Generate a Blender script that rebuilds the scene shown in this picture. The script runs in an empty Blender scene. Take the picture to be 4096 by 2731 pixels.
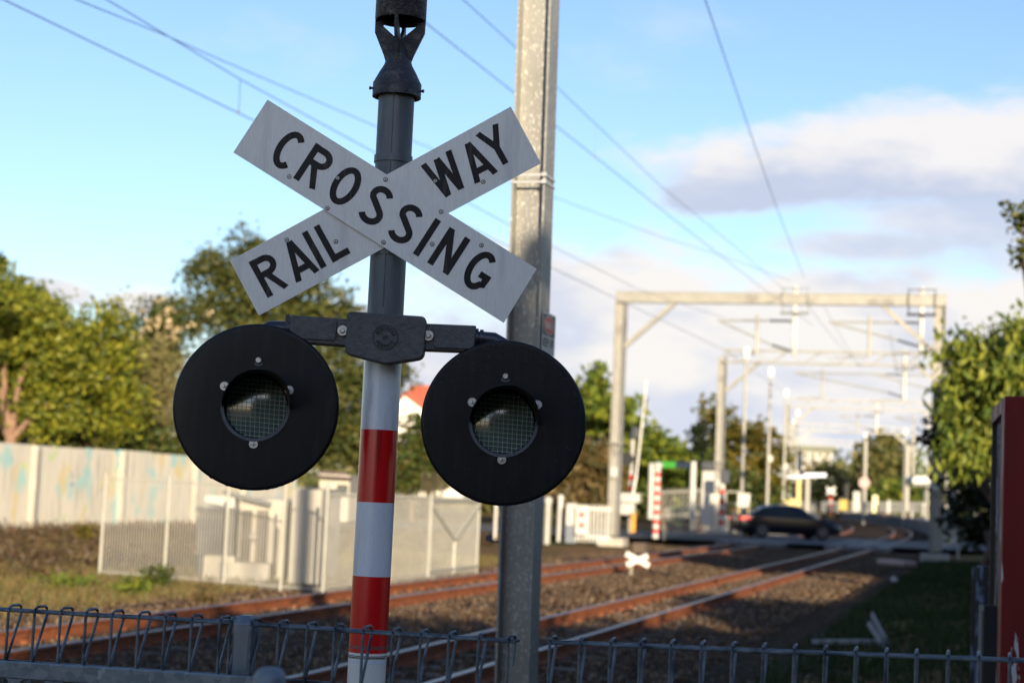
import bpy, math, random
from mathutils import Vector, Matrix
R = math.radians
random.seed(7)
scene = bpy.context.scene
COL = scene.collection

# ------------------------------------------------------------------ camera
F_PX, W_PX, H_PX = 6827.0, 4096.0, 2731.0
EYE = Vector((0, 0, 1.62))
ROLL = R(2.5)
PITCH = math.atan((1962 - 1365.5) * math.cos(ROLL) / F_PX)
_fw = Vector((0, math.cos(PITCH), math.sin(PITCH)))
_up0 = Vector((0, -math.sin(PITCH), math.cos(PITCH)))
_rt0 = Vector((1, 0, 0))
_rt = _rt0 * math.cos(ROLL) + _up0 * math.sin(ROLL)
_up = _up0 * math.cos(ROLL) - _rt0 * math.sin(ROLL)


def at(px, py, Y):
    """survey helper: world point Y metres ahead, seen at photo pixel (px, py)"""
    d = _fw + _rt * ((px - 2048) / F_PX) - _up * ((py - 1365.5) / F_PX)
    return EYE + d * (Y / d.y)


def on(px, py, z=0.0):
    d = _fw + _rt * ((px - 2048) / F_PX) - _up * ((py - 1365.5) / F_PX)
    return EYE + d * ((z - EYE.z) / d.z)


cam_d = bpy.data.cameras.new('camera')
cam = bpy.data.objects.new('camera', cam_d)
COL.objects.link(cam)
m3 = Matrix((_rt, _up, -_fw)).transposed()
cam.matrix_world = Matrix.Translation(EYE) @ m3.to_4x4()
cam_d.sensor_width = 36
cam_d.lens = F_PX / W_PX * 36
cam_d.clip_start = 0.05
cam_d.clip_end = 6000
cam_d.dof.use_dof = True
cam_d.dof.focus_distance = 5.08
cam_d.dof.aperture_fstop = 3.5
scene.camera = cam

# track frame: heading 16 degrees right of the view
TH = R(16)
TC, TS = math.cos(TH), math.sin(TH)
CURVE0, RAD = 86.0, 560.0


def tp(off, s, z=0.0):
    """point at lateral offset off (right +) and chainage s along the railway, which bends left past the crossing"""
    if s > CURVE0:
        p = (s - CURVE0) / RAD
        o = -RAD + (RAD + off) * math.cos(p)
        a = CURVE0 + (RAD + off) * math.sin(p)
    else:
        o, a = off, s
    return Vector((o * TC + a * TS, -o * TS + a * TC, z))


# ------------------------------------------------------------------ materials
MATS = {}


def nodes_of(m):
    m.use_nodes = True
    nt = m.node_tree
    return nt, nt.nodes, nt.links


def surf(name, c1, c2=None, scale=4.0, rough=0.6, metal=0.0, bump=0.0, bscale=None, stretch=(1, 1, 1), lo=0.35, hi=0.65,
         c3=None, s3=1.0, lo3=0.55, hi3=0.65, coat=0.0, spec=0.5, voronoi=False):
    """Principled material: two noise-mixed colours, an optional third in patches, and bump"""
    if name in MATS:
        return MATS[name]
    m = bpy.data.materials.new(name)
    nt, N, L = nodes_of(m)
    b = N['Principled BSDF']
    b.inputs['Roughness'].default_value = rough
    b.inputs['Metallic'].default_value = metal
    b.inputs['Coat Weight'].default_value = coat
    b.inputs['Coat Roughness'].default_value = 0.15
    b.inputs['Specular IOR Level'].default_value = spec
    tc = N.new('ShaderNodeTexCoord')
    mp = N.new('ShaderNodeMapping')
    mp.inputs['Scale'].default_value = stretch
    L.new(tc.outputs['Object'], mp.inputs['Vector'])

    def noise(sc, det=5):
        if voronoi and sc == scale:
            n = N.new('ShaderNodeTexVoronoi')
            n.inputs['Scale'].default_value = sc
            sp = N.new('ShaderNodeSeparateColor')
            L.new(mp.outputs['Vector'], n.inputs['Vector'])
            L.new(n.outputs['Color'], sp.inputs['Color'])
            return sp.outputs[0]
        n = N.new('ShaderNodeTexNoise')
        n.inputs['Scale'].default_value = sc
        n.inputs['Detail'].default_value = det
        L.new(mp.outputs['Vector'], n.inputs['Vector'])
        return n.outputs['Fac']

    def step(src, a, z):
        r = N.new('ShaderNodeMapRange')
        r.inputs['From Min'].default_value = a
        r.inputs['From Max'].default_value = z
        L.new(src, r.inputs['Value'])
        return r.outputs['Result']

    def mix(fac, a, z):
        x = N.new('ShaderNodeMix')
        x.data_type = 'RGBA'
        L.new(fac, x.inputs['Factor'])
        for s, v in ((6, a), (7, z)):
            if isinstance(v, tuple):
                x.inputs[s].default_value = (*v, 1)
            else:
                L.new(v, x.inputs[s])
        return x.outputs[2]
    if c2 is None:
        c2 = tuple(v * 0.8 for v in c1)
    col = mix(step(noise(scale), lo, hi), c1, c2)
    if c3 is not None:
        col = mix(step(noise(s3), lo3, hi3), col, c3)
    L.new(col, b.inputs['Base Color'])
    if bump:
        bn = N.new('ShaderNodeBump')
        bn.inputs['Strength'].default_value = bump
        bn.inputs['Distance'].default_value = 0.02
        L.new(noise(bscale or scale * 3 + 0.01), bn.inputs['Height'])
        L.new(bn.outputs['Normal'], b.inputs['Normal'])
    MATS[name] = m
    return m


def leafmat(name, cols, trans=0.35):
    """foliage: every leaf takes its own tint out of cols; some light passes through"""
    m = bpy.data.materials.new(name)
    nt, N, L = nodes_of(m)
    b = N['Principled BSDF']
    b.inputs['Roughness'].default_value = 0.55
    b.inputs['Specular IOR Level'].default_value = 0.3
    g = N.new('ShaderNodeNewGeometry')
    ra = N.new('ShaderNodeValToRGB')
    el = ra.color_ramp.elements
    n = len(cols)
    el[0].position, el[0].color = 0, (*cols[0], 1)
    el[1].position, el[1].color = 1, (*cols[-1], 1)
    for i in range(1, n - 1):
        e = el.new(i / (n - 1))
        e.color = (*cols[i], 1)
    L.new(g.outputs['Random Per Island'], ra.inputs['Fac'])
    L.new(ra.outputs['Color'], b.inputs['Base Color'])
    t = N.new('ShaderNodeBsdfTranslucent')
    L.new(ra.outputs['Color'], t.inputs['Color'])
    mx = N.new('ShaderNodeMixShader')
    mx.inputs['Fac'].default_value = trans
    L.new(b.outputs['BSDF'], mx.inputs[1])
    L.new(t.outputs['BSDF'], mx.inputs[2])
    L.new(mx.outputs['Shader'], N['Material Output'].inputs['Surface'])
    return m


# ------------------------------------------------------------------ mesh builder and tagging
class MB:
    def __init__(self):
        self.v, self.f, self.mi = [], [], []

    def face(self, idx, mi=0):
        self.f.append(tuple(idx))
        self.mi.append(mi)

    def add(self, pts):
        i = len(self.v)
        self.v += [Vector(p) for p in pts]
        return i

    def quad(self, a, b, c, d, mi=0):
        i = self.add((a, b, c, d))
        self.face((i, i + 1, i + 2, i + 3), mi)

    def hexa(self, p, mi=0):
        """8 corners: bottom ring 0-3, top ring 4-7"""
        i = self.add(p)
        for q in ((3, 2, 1, 0), (4, 5, 6, 7), (0, 1, 5, 4), (1, 2, 6, 5), (2, 3, 7, 6), (3, 0, 4, 7)):
            self.face([i + k for k in q], mi)
        return self

    def box(self, c, size, rz=0.0, mi=0, ax=None):
        c = Vector(c)
        sx, sy, sz = (s / 2 for s in size)
        if ax is None:
            ux, uy, uz = Vector((math.cos(rz), math.sin(rz), 0)), Vector((-math.sin(rz), math.cos(rz), 0)), Vector((0, 0, 1))
        else:
            ux, uy, uz = ax
        ring = ((-sx, -sy), (sx, -sy), (sx, sy), (-sx, sy))
        return self.hexa([c + ux * a + uy * b - uz * sz for a, b in ring] + [c + ux * a + uy * b + uz * sz for a, b in ring], mi)

    def bar(self, a, b, w, h=None, mi=0, up=Vector((0, 0, 1))):
        """rectangular bar from a to b"""
        a, b = Vector(a), Vector(b)
        d = (b - a)
        ln = d.length
        d.normalize()
        s = d.cross(up)
        if s.length < 1e-4:
            s = Vector((1, 0, 0))
        s.normalize()
        u = s.cross(d)
        return self.box((a + b) / 2, (ln, w, h or w), mi=mi, ax=(d, s, u))

    def tube(self, path, r, n=8, mi=0, caps=True, closed=False):
        path = [Vector(p) for p in path]
        k = len(path)
        rs = r if isinstance(r, (list, tuple)) else [r] * k
        base = len(self.v)
        ref = Vector((0.12, 0.31, 0.94)).normalized()
        for i, p in enumerate(path):
            d = path[min(i + 1, k - 1)] - path[max(i - 1, 0)]
            d.normalize()
            x = d.cross(ref)
            if x.length < 0.05:
                x = d.cross(Vector((1, 0, 0)))
            x.normalize()
            y = x.cross(d)
            for j in range(n):
                t = 2 * math.pi * j / n
                self.v.append(p + (x * math.cos(t) + y * math.sin(t)) * rs[i])
        for i in range(k - 1):
            for j in range(n):
                a, b = base + i * n + j, base + i * n + (j + 1) % n
                self.face((a, b, b + n, a + n), mi)
        if caps:
            self.face([base + j for j in range(n)][::-1], mi)
            self.face([base + (k - 1) * n + j for j in range(n)], mi)
        return self

    def lathe(self, prof, o, axis=Vector((0, 0, 1)), n=32, mi=0, a0=0.0, a1=2 * math.pi):
        """revolve (r, h) profile round axis through o"""
        o = Vector(o)
        axis = Vector(axis).normalized()
        x = axis.cross(Vector((0, 0, 1)))
        if x.length < 0.05:
            x = Vector((1, 0, 0))
        x.normalize()
        y = axis.cross(x)
        full = abs(a1 - a0 - 2 * math.pi) < 1e-6
        m = n if full else n + 1
        base = len(self.v)
        for r, h in prof:
            for j in range(m):
                t = a0 + (a1 - a0) * j / n
                self.v.append(o + axis * h + (x * math.cos(t) + y * math.sin(t)) * r)
        for i in range(len(prof) - 1):
            for j in range(n):
                a, b = base + i * m + j, base + i * m + (j + 1) % m
                self.face((a, b, b + m, a + m), mi)
        return self

    def prism(self, poly, d, mi=0):
        """extrude a planar polygon (world points) by vector d"""
        d = Vector(d)
        n = len(poly)
        i = self.add([Vector(p) for p in poly] + [Vector(p) + d for p in poly])
        self.face(list(range(i, i + n)), mi)
        self.face(list(range(i + n, i + 2 * n))[::-1], mi)
        for k in range(n):
            a, b = i + k, i + (k + 1) % n
            self.face((a, a + n, b + n, b), mi)
        return self

    def build(self, name, mat, parent=None, loc=None, smooth=False, bevel=0.0):
        """one mesh object; vertices are given in world space, stored about the thing's base"""
        o0 = Vector(loc) if loc is not None else (ORG.get(parent.name, Vector()) if parent else Vector())
        me = bpy.data.meshes.new(name)
        me.from_pydata([tuple(p - o0) for p in self.v], [], self.f)
        mats = mat if isinstance(mat, (list, tuple)) else [mat]
        for q in mats:
            me.materials.append(q)
        if len(mats) > 1:
            me.polygons.foreach_set('material_index', self.mi)
        if smooth:
            me.polygons.foreach_set('use_smooth', [True] * len(me.polygons))
            me.set_sharp_from_angle(angle=R(38))
        me.update()
        import bmesh
        bm = bmesh.new()
        bm.from_mesh(me)
        bmesh.ops.recalc_face_normals(bm, faces=bm.faces)
        bm.to_mesh(me)
        bm.free()
        ob = bpy.data.objects.new(name, me)
        COL.objects.link(ob)
        if parent:
            ob.parent = parent
            ORG[ob.name] = o0
        else:
            ob.location = o0
            ORG[ob.name] = o0
        if bevel:
            md = ob.modifiers.new('bevel', 'BEVEL')
            md.width = bevel
            md.segments = 2
            md.limit_method = 'ANGLE'
            md.angle_limit = R(40)
        return ob


ORG = {}


def tag(o, label=None, cat=None, group=None, kind=None):
    if label:
        o['label'] = label
    if cat:
        o['category'] = cat
    if group:
        o['group'] = group
    if kind:
        o['kind'] = kind
    return o


def thing(name, label, cat, loc, group=None):
    o = bpy.data.objects.new(name, None)
    COL.objects.link(o)
    o.location = loc
    o.empty_display_size = 0.2
    ORG[o.name] = Vector(loc)
    return tag(o, label, cat, group)


def copy_tree(o, loc, rz=0.0, label=None, scale=1.0):
    c = o.copy()
    COL.objects.link(c)
    c.location = loc
    c.rotation_euler = (0, 0, rz)
    c.scale = (scale,) * 3
    if label:
        c['label'] = label

    def kids(a, b):
        for ch in a.children:
            k = ch.copy()
            COL.objects.link(k)
            k.parent = b
            kids(ch, k)
    kids(o, c)
    return c


# ------------------------------------------------------------------ lettering (stroke letters)
def arc(cx, cy, rx, ry, a0, a1, n=14):
    return [(cx + rx * math.cos(R(a0 + (a1 - a0) * i / n)), cy + ry * math.sin(R(a0 + (a1 - a0) * i / n))) for i in range(n + 1)]


h_ = 0.085  # half stroke, letters are 1 high
GL = {
    'C': [[p for p in arc(.31, .5, .31 - h_, .5 - h_, 48, 312, 22)]],
    'O': [arc(.32, .5, .32 - h_, .5 - h_, 0, 360, 28)],
    'G': [arc(.32, .5, .32 - h_, .5 - h_, 50, 318, 22) + [(.64 - h_, .22), (.64 - h_, .43)], [(.64, .43), (.36, .43)]],
    'S': [arc(.29, .73, .29 - h_, .27 - h_, 25, 205, 12) + arc(.29, .27, .29 - h_ + .015, .27 - h_, 50, -155, 16)],
    'I': [[(.085, 0), (.085, 1)]],
    'N': [[(h_, 0), (h_, 1)], [(.6 - h_, 0), (.6 - h_, 1)], [(h_ + .01, .93), (.59 - h_, .07)]],
    'R': [[(h_, 0), (h_, 1)], [(h_, 1 - h_), (.33, 1 - h_)] + arc(.33, .735, .2, .18, 90, -90, 10) + [(h_, .555)], [(.27, .53), (.53, 0.0)]],
    'A': [[(.07, 0), (.32, 1)], [(.57, 0), (.32, 1)], [(.17, .26), (.47, .26)]],
    'L': [[(h_, 0), (h_, 1)], [(h_, h_), (.5, h_)]],
    'W': [[(.05, 1), (.22, 0)], [(.22, .02), (.40, .95)], [(.40, .95), (.58, .02)], [(.58, 0), (.75, 1)]],
    'Y': [[(.03, 1), (.28, .46)], [(.53, 1), (.28, .46)], [(.28, .5), (.28, 0)]],
    'M': [[(h_, 0), (h_, 1)], [(.7 - h_, 0), (.7 - h_, 1)], [(h_, .95), (.35, .25)], [(.35, .25), (.7 - h_, .95)]],
    'T': [[(.28, 0), (.28, 1)], [(0, 1 - h_), (.56, 1 - h_)]],
    'E': [[(h_, 0), (h_, 1)], [(h_, 1 - h_), (.5, 1 - h_)], [(h_, .5), (.45, .5)], [(h_, h_), (.5, h_)]],
    'F': [[(h_, 0), (h_, 1)], [(h_, 1 - h_), (.5, 1 - h_)], [(h_, .5), (.45, .5)]],
    'P': [[(h_, 0), (h_, 1)], [(h_, 1 - h_), (.33, 1 - h_)] + arc(.33, .71, .2, .205, 90, -90, 10) + [(h_, .505)]],
    'D': [[(h_, 0), (h_, 1)], [(h_, 1 - h_), (.28, 1 - h_)] + arc(.28, .5, .26, .415, 90, -90, 12) + [(h_, h_)]],
    'K': [[(h_, 0), (h_, 1)], [(.52, 1), (h_, .42)], [(.24, .55), (.54, 0)]],
}
GW = {'C': .6, 'O': .64, 'G': .64, 'S': .58, 'I': .17, 'N': .6, 'R': .55, 'A': .64, 'L': .5, 'W': .8, 'Y': .56, 'M': .7, 'T': .56, 'E': .5,
      'F': .5, 'P': .54, 'D': .56, 'K': .55}


def glyph(mb, ch, o, ux, uy, nrm, size, lift, centre=True, weight=1.0, mi=0):
    """put one letter on a surface: o is its centre, ux/uy its axes, nrm the outward normal"""
    w = GW[ch]
    for si, st in enumerate(GL[ch]):
        k = len(st)
        lf, rt = [], []
        closed = math.dist(st[0], st[-1]) < 1e-3 and k > 3
        for i, (x, y) in enumerate(st):
            if closed:
                p, q = st[(i - 1) % (k - 1)], st[(i + 1) % (k - 1)]
            else:
                p, q = st[max(i - 1, 0)], st[min(i + 1, k - 1)]
            dx, dy = q[0] - p[0], q[1] - p[1]
            l = math.hypot(dx, dy) or 1
            nx, ny = -dy / l * h_ * weight, dx / l * h_ * weight
            lf.append((x + nx, y + ny))
            rt.append((x - nx, y - ny))

        def P(q, up):
            yy = min(max(q[1], 0.0), 1.0)
            return Vector(o) + ux * ((q[0] - w / 2) * size) + uy * ((yy - .5) * size) + nrm * up
        t = lift + si * 0.00025
        for i in range(k - 1):
            mb.hexa([P(lf[i], 0), P(rt[i], 0), P(rt[i + 1], 0), P(lf[i + 1], 0),
                     P(lf[i], t), P(rt[i], t), P(rt[i + 1], t), P(lf[i + 1], t)], mi)


def word(mb, text, o, ux, uy, nrm, size, lift, gap=.16, weight=1.0):
    tot = sum(GW.get(c, .3) + gap for c in text) - gap
    x = -tot / 2
    for c in text:
        w = GW.get(c, .3)
        if c != ' ':
            glyph(mb, c, Vector(o) + ux * ((x + w / 2) * size), ux, uy, nrm, size, lift, weight=weight)
        x += w + gap


FRONT = Vector((0, -1, 0))
# ------------------------------------------------------------------ light and sky
SUN_AZ = R(180 - 10.2)      # the sun stands behind the viewer, slightly to the right
SUN_EL = R(12.2)
sun_dir = Vector((math.sin(SUN_AZ) * math.cos(SUN_EL), math.cos(SUN_AZ) * math.cos(SUN_EL), math.sin(SUN_EL)))
sd = bpy.data.lights.new('sun', 'SUN')
sd.energy = 5.0
sd.angle = R(0.5)
sd.color = (1.0, 0.84, 0.60)
so = bpy.data.objects.new('sun', sd)
COL.objects.link(so)
so.rotation_euler = sun_dir.to_track_quat('Z', 'Y').to_euler()
so.location = sun_dir * 60

world = bpy.data.worlds.new('World')
scene.world = world
world.use_nodes = True
wn, wl = world.node_tree.nodes, world.node_tree.links
bg = wn['Background']
sky = wn.new('ShaderNodeTexSky')
sky.sky_type = 'NISHITA'
sky.sun_disc = False
sky.sun_elevation = SUN_EL
sky.sun_rotation = SUN_AZ
sky.air_density = 1.0
sky.dust_density = 0.6
sky.ozone_density = 2.6
bg.inputs['Strength'].default_value = 0.105


def wmath(op, a, b=None, c=None, clamp=False):
    n = wn.new('ShaderNodeMath')
    n.operation = op
    n.use_clamp = clamp
    for i, v in enumerate((a, b, c)):
        if v is None:
            continue
        if isinstance(v, (int, float)):
            n.inputs[i].default_value = v
        else:
            wl.new(v, n.inputs[i])
    return n.outputs[0]


def wstep(v, a, b):
    n = wn.new('ShaderNodeMapRange')
    n.interpolation_type = 'SMOOTHSTEP'
    for k, q in (('Value', v), ('From Min', a), ('From Max', b)):
        if isinstance(q, (int, float)):
            n.inputs[k].default_value = q
        else:
            wl.new(q, n.inputs[k])
    return n.outputs['Result']


def wmix(f, a, b):
    n = wn.new('ShaderNodeMix')
    n.data_type = 'RGBA'
    wl.new(f, n.inputs['Factor'])
    for s, v in ((6, a), (7, b)):
        if isinstance(v, tuple):
            n.inputs[s].default_value = (*v, 1)
        else:
            wl.new(v, n.inputs[s])
    return n.outputs[2]


tcw = wn.new('ShaderNodeTexCoord')
sep = wn.new('ShaderNodeSeparateXYZ')
wl.new(tcw.outputs['Generated'], sep.inputs[0])
az = wmath('ARCTAN2', sep.outputs['X'], sep.outputs['Y'])
el = wmath('ARCSINE', sep.outputs['Z'])
cmb = wn.new('ShaderNodeCombineXYZ')
wl.new(az, cmb.inputs[0])
wl.new(wmath('MULTIPLY', el, 2.3), cmb.inputs[1])


def wnoise(scale, det, off=0.0, rough=.55):
    n = wn.new('ShaderNodeTexNoise')
    n.inputs['Scale'].default_value = scale
    n.inputs['Detail'].default_value = det
    n.inputs['Roughness'].default_value = rough
    mpn = wn.new('ShaderNodeMapping')
    mpn.inputs['Location'].default_value = (off, off * .7, off * 1.3)
    wl.new(cmb.outputs[0], mpn.inputs['Vector'])
    wl.new(mpn.outputs[0], n.inputs['Vector'])
    return n.outputs['Fac']


def blob(a0, e0, ra, re, pw=1.0):
    """1 in the middle of an ellipse of sky, 0 on its rim, negative outside"""
    da = wmath('DIVIDE', wmath('SUBTRACT', az, a0), ra)
    de = wmath('DIVIDE', wmath('SUBTRACT', el, e0), re)
    return wmath('SUBTRACT', 1.0, wmath('SQRT', wmath('ADD', wmath('MULTIPLY', da, da), wmath('MULTIPLY', de, de))))


n1 = wmath('SUBTRACT', wnoise(9, 6, 3.1), .5)
n2 = wmath('SUBTRACT', wnoise(26, 7, 1.7), .5)
wob = wmath('ADD', wmath('MULTIPLY', n1, 1.25), wmath('MULTIPLY', n2, 1.0))


def cloud(blobs, a, b):
    d = None
    for bb in blobs:
        v = blob(*bb)
        d = v if d is None else wmath('MAXIMUM', d, v)
    return wstep(wmath('ADD', d, wob), a, b)


# the big cumulus at the right, a broken second deck under it, and the low white bank along the horizon
top = cloud(((.240, .198, .155, .034), (.36, .200, .14, .040), (.165, .186, .085, .021), (.125, .176, .05, .012)), -.22, .45)
deck = cloud(((.285, .164, .125, .026), (.21, .150, .06, .012), (.36, .150, .14, .035), (.6, .15, .25, .06)), -.3, .5)
bank = cloud(((.055, .112, .115, .042), (.22, .106, .19, .038), (.11, .065, .34, .060), (.36, .085, .2, .05), (-.262, .100, .028, .010), (-.215, .097, .028, .012), (-.62, .12, .18, .05)), -.15, .45)
puff = wmath('MULTIPLY', wstep(wnoise(6, 5, 8.3, .6), .58, .8), .22)
elw = wmath('ADD', el, wmath('ADD', wmath('MULTIPLY', n1, .06), wmath('MULTIPLY', n2, .05)))
c_top = wmix(wstep(elw, .212, .178), (.80, .785, .79), (.50, .56, .71))
c_deck = wmix(wstep(wnoise(12, 5, 5.2), .35, .65), (.70, .72, .79), (.54, .595, .73))
c_bank = wmix(wmath('MULTIPLY', wstep(wnoise(10, 5, 2.2), .40, .64), .85), (.83, .80, .775), (.56, .61, .74))
cover = wmath('MAXIMUM', wmath('MAXIMUM', top, bank), wmath('MAXIMUM', wmath('MULTIPLY', deck, .95), puff))
ccol = wmix(bank, wmix(deck, (.80, .79, .80), c_deck), c_bank)
ccol = wmix(top, ccol, c_top)
bgc = wn.new('ShaderNodeBackground')
wl.new(ccol, bgc.inputs['Color'])
bgc.inputs['Strength'].default_value = 0.56
skc = wn.new('ShaderNodeMix')
skc.data_type = 'RGBA'
skc.blend_type = 'MULTIPLY'
skc.inputs['Factor'].default_value = 1.0
wl.new(sky.outputs[0], skc.inputs[6])
skc.inputs[7].default_value = (1.0, .965, 1.035, 1)
wl.new(skc.outputs[2], bg.inputs['Color'])
wmx = wn.new('ShaderNodeMixShader')
wl.new(cover, wmx.inputs['Fac'])
wl.new(bg.outputs[0], wmx.inputs[1])
wl.new(bgc.outputs[0], wmx.inputs[2])
wl.new(wmx.outputs[0], wn['World Output'].inputs['Surface'])

vs = scene.view_settings
vs.view_transform = 'Standard'
vs.look = 'None'
vs.exposure = 1.06
vs.gamma = 1.0
scene.cycles.use_denoising = True
scene.cycles.max_bounces = 6
scene.cycles.transparent_max_bounces = 8

# ------------------------------------------------------------------ shared materials
galv = surf('galvanised steel', (.30, .315, .32), (.43, .44, .44), 55, .45, .55, .12, 90, c3=(.22, .235, .25), s3=6, lo3=.5, hi3=.7)
galv_dark = surf('weathered galvanised pipe', (.085, .094, .097), (.16, .17, .17), 7, .5, .2, .15, 60, stretch=(3, 3, .5), c3=(.17, .18, .175), s3=9,
                 lo3=.56, hi3=.74)
galv_wire = surf('galvanised wire', (.10, .125, .15), (.20, .22, .235), 30, .45, .5, .2, 160, c3=(.04, .05, .062), s3=14, lo3=.5, hi3=.66)
galv_mast = surf('spangled galvanised column', (.20, .195, .178), (.27, .262, .238), 3.0, .5, .35, .1, 60, stretch=(1, 1, .6), c3=(.40, .385, .345), s3=60, lo3=.545,
                 hi3=.67)
cast = surf('dark cast alloy', (.074, .071, .070), (.11, .106, .105), 60, .55, .0, .25, 170, c3=(.13, .125, .12), s3=150, lo3=.6, hi3=.8)
cast_bell = surf('rough bell casting', (.035, .034, .039), (.065, .06, .06), 22, .5, .3, .35, 110, c3=(.125, .115, .105), s3=34, lo3=.52, hi3=.68)
black = surf('wet black paint', (.0055, .0058, .0066), (.0075, .0076, .0085), 3, .45, 0, .10, 420, stretch=(4, 4, .5), coat=.12, spec=.25,
             c3=(.0135, .014, .0155), s3=11, lo3=.5, hi3=.72)
hoodm = surf('black hood paint', (.008, .008, .009), (.012, .012, .012), 3, .5)
white_ref = surf('white reflective sheet', (.90, .85, .77), (.82, .775, .70), 90, .38, 0, .10, 300, c3=(.48, .47, .465), s3=3.5, lo3=.60, hi3=.9,
                 stretch=(3, 3, .35), coat=.15)
letter = surf('black sign lettering', (.010, .010, .011), (.022, .020, .018), 9, .42, 0, .05, 200, stretch=(4, 4, .5), c3=(.045, .04, .034), s3=14, lo3=.56,
              hi3=.64, spec=.2)
band_w = surf('white sleeve', (.80, .82, .85), (.73, .75, .79), 120, .3, 0, .08, 260, coat=.4, c3=(.36, .345, .325), s3=5, lo3=.60, hi3=.8, stretch=(3, 3, .25))
band_r = surf('red sleeve', (.74, .006, .008), (.66, .005, .007), 120, .28, 0, .08, 260, coat=.5, c3=(.36, .003, .004), s3=5, lo3=.60, hi3=.66, stretch=(6, 6, .15))
steel = surf('bright bolt steel', (.52, .49, .44), (.62, .59, .54), 60, .38, .75, .05, 200)
rusty = surf('rusty rail steel', (.15, .040, .012), (.22, .068, .020), 14, .75, .05, .35, 60, c3=(.08, .025, .011), s3=5)
railtop = surf('worn rail head', (.19, .145, .122), (.25, .195, .168), 8, .38, .5, 0)
conc = surf('pale concrete', (.40, .365, .305), (.33, .305, .26), 2.5, .85, 0, .3, 20, c3=(.30, .29, .26), s3=1.2, lo3=.55, hi3=.8)
conc_d = surf('sleeper concrete', (.10, .072, .05), (.07, .05, .036), 3, .9, 0, .3, 20)
cream = surf('pale galvanised frame', (.34, .325, .285), (.29, .28, .245), 5, .5, .15)
white_p = surf('white paint', (.46, .445, .41), (.41, .395, .365), 6, .45)
red_p = surf('red paint', (.48, .035, .02), (.40, .025, .018), 6, .4)
dark_p = surf('dark grey paint', (.05, .055, .065), (.035, .04, .05), 5, .45)
navy = surf('navy sign face', (.02, .03, .05), (.018, .026, .042), 5, .9, spec=.1)
green_p = surf('green sign face', (.04, .23, .035), (.036, .2, .03), 5, .9, spec=.1)
yellow_p = surf('yellow paint', (.46, .34, .08), (.40, .29, .07), 5, .45)
orange_p = surf('orange paint', (.55, .24, .02), (.45, .2, .02), 5, .5)
insul = surf('dark insulator', (.045, .05, .06), (.03, .033, .04), 6, .8, spec=.15)
portal_m = surf('portal steel', (.245, .235, .21), (.285, .275, .245), 3, .5, .2, c3=(.17, .16, .15), s3=1.1)
wire_m = surf('overhead wire', (.10, .14, .21), (.085, .12, .18), 3, .5, .3)
glass_m = bpy.data.materials.new('clear lens glass')
nt, N, L = nodes_of(glass_m)
N['Principled BSDF'].inputs['Transmission Weight'].default_value = 1
N['Principled BSDF'].inputs['Roughness'].default_value = .04
N['Principled BSDF'].inputs['Base Color'].default_value = (.86, .93, .90, 1)
glass_m.use_nodes = True
win_m = surf('dark window glass', (.05, .07, .08), (.03, .045, .055), 2, .08, 0, spec=.8)

# ------------------------------------------------------------------ ground
GZ = -0.2


def ground_h(x, y):
    """height of the natural ground: level, with a bank by the graffiti wall and a raised verge on the right"""
    off, s = x * TC - y * TS, x * TS + y * TC
    h = GZ
    if s > -6:
        t = min(max((-18.5 - off) / 6.0, 0), 1)          # rising bank on the left, up to the wall
        h += t * t * (3 - 2 * t) * 0.05
        t = min(max((off + 1.6) / 3.0, 0), 1)            # verge on the right
        h += t * t * (3 - 2 * t) * 0.18
    return h


g = MB()
nx, ny = 120, 120
xs = [-1500, -700, -350, -180] + [-110 + 220 * i / nx for i in range(nx + 1)] + [180, 350, 700, 1500]
ys = [-300, -120, -60] + [-30 + 190 * i / ny for i in range(ny + 1)] + [200, 300, 500, 900, 1600, 3000]
for y in ys:
    for x in xs:
        g.v.append(Vector((x, y, ground_h(x, y) + (random.uniform(-.03, .03) if abs(x) < 100 and y < 150 else 0))))
w = len(xs)
for j in range(len(ys) - 1):
    for i in range(w - 1):
        g.face((j * w + i, j * w + i + 1, (j + 1) * w + i + 1, (j + 1) * w + i))
earth = surf('dry grass and earth', (.19, .11, .05), (.12, .072, .036), .55, 1.0, 0, .6, 9, spec=.05, c3=(.10, .10, .022), s3=.33, lo3=.52, hi3=.62)
tag(g.build('ground', earth, loc=(0, 0, 0), smooth=True), kind='structure')

# ballast bed under both tracks: a low trapezoid that follows the line
bed = MB()
prof = [(-12.2, -.24), (-10.9, -.16), (-7.2, -.15), (-6.9, -.155), (-3.2, -.16), (-1.9, -.185), (-1.2, -.30)]
ss = [-14 + 2.0 * i for i in range(0, 66)] + [120 + 8 * i for i in range(0, 24)]
for s in ss:
    for o, z in prof:
        bed.v.append(tp(o, s, z + (random.uniform(-.02, .02))))
k = len(prof)
for i in range(len(ss) - 1):
    for j in range(k - 1):
        bed.face((i * k + j, i * k + j + 1, (i + 1) * k + j + 1, (i + 1) * k + j))
ballast = surf('brown ballast', (.045, .029, .017), (.026, .017, .011), 26, 1.0, 0, 1.0, 38, spec=.05, c3=(.12, .085, .052), s3=11, lo3=.55, hi3=.7, voronoi=True, lo=.2, hi=.8)
tag(bed.build('ballast_bed', ballast, loc=(0, 0, 0), smooth=True), kind='structure')

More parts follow.
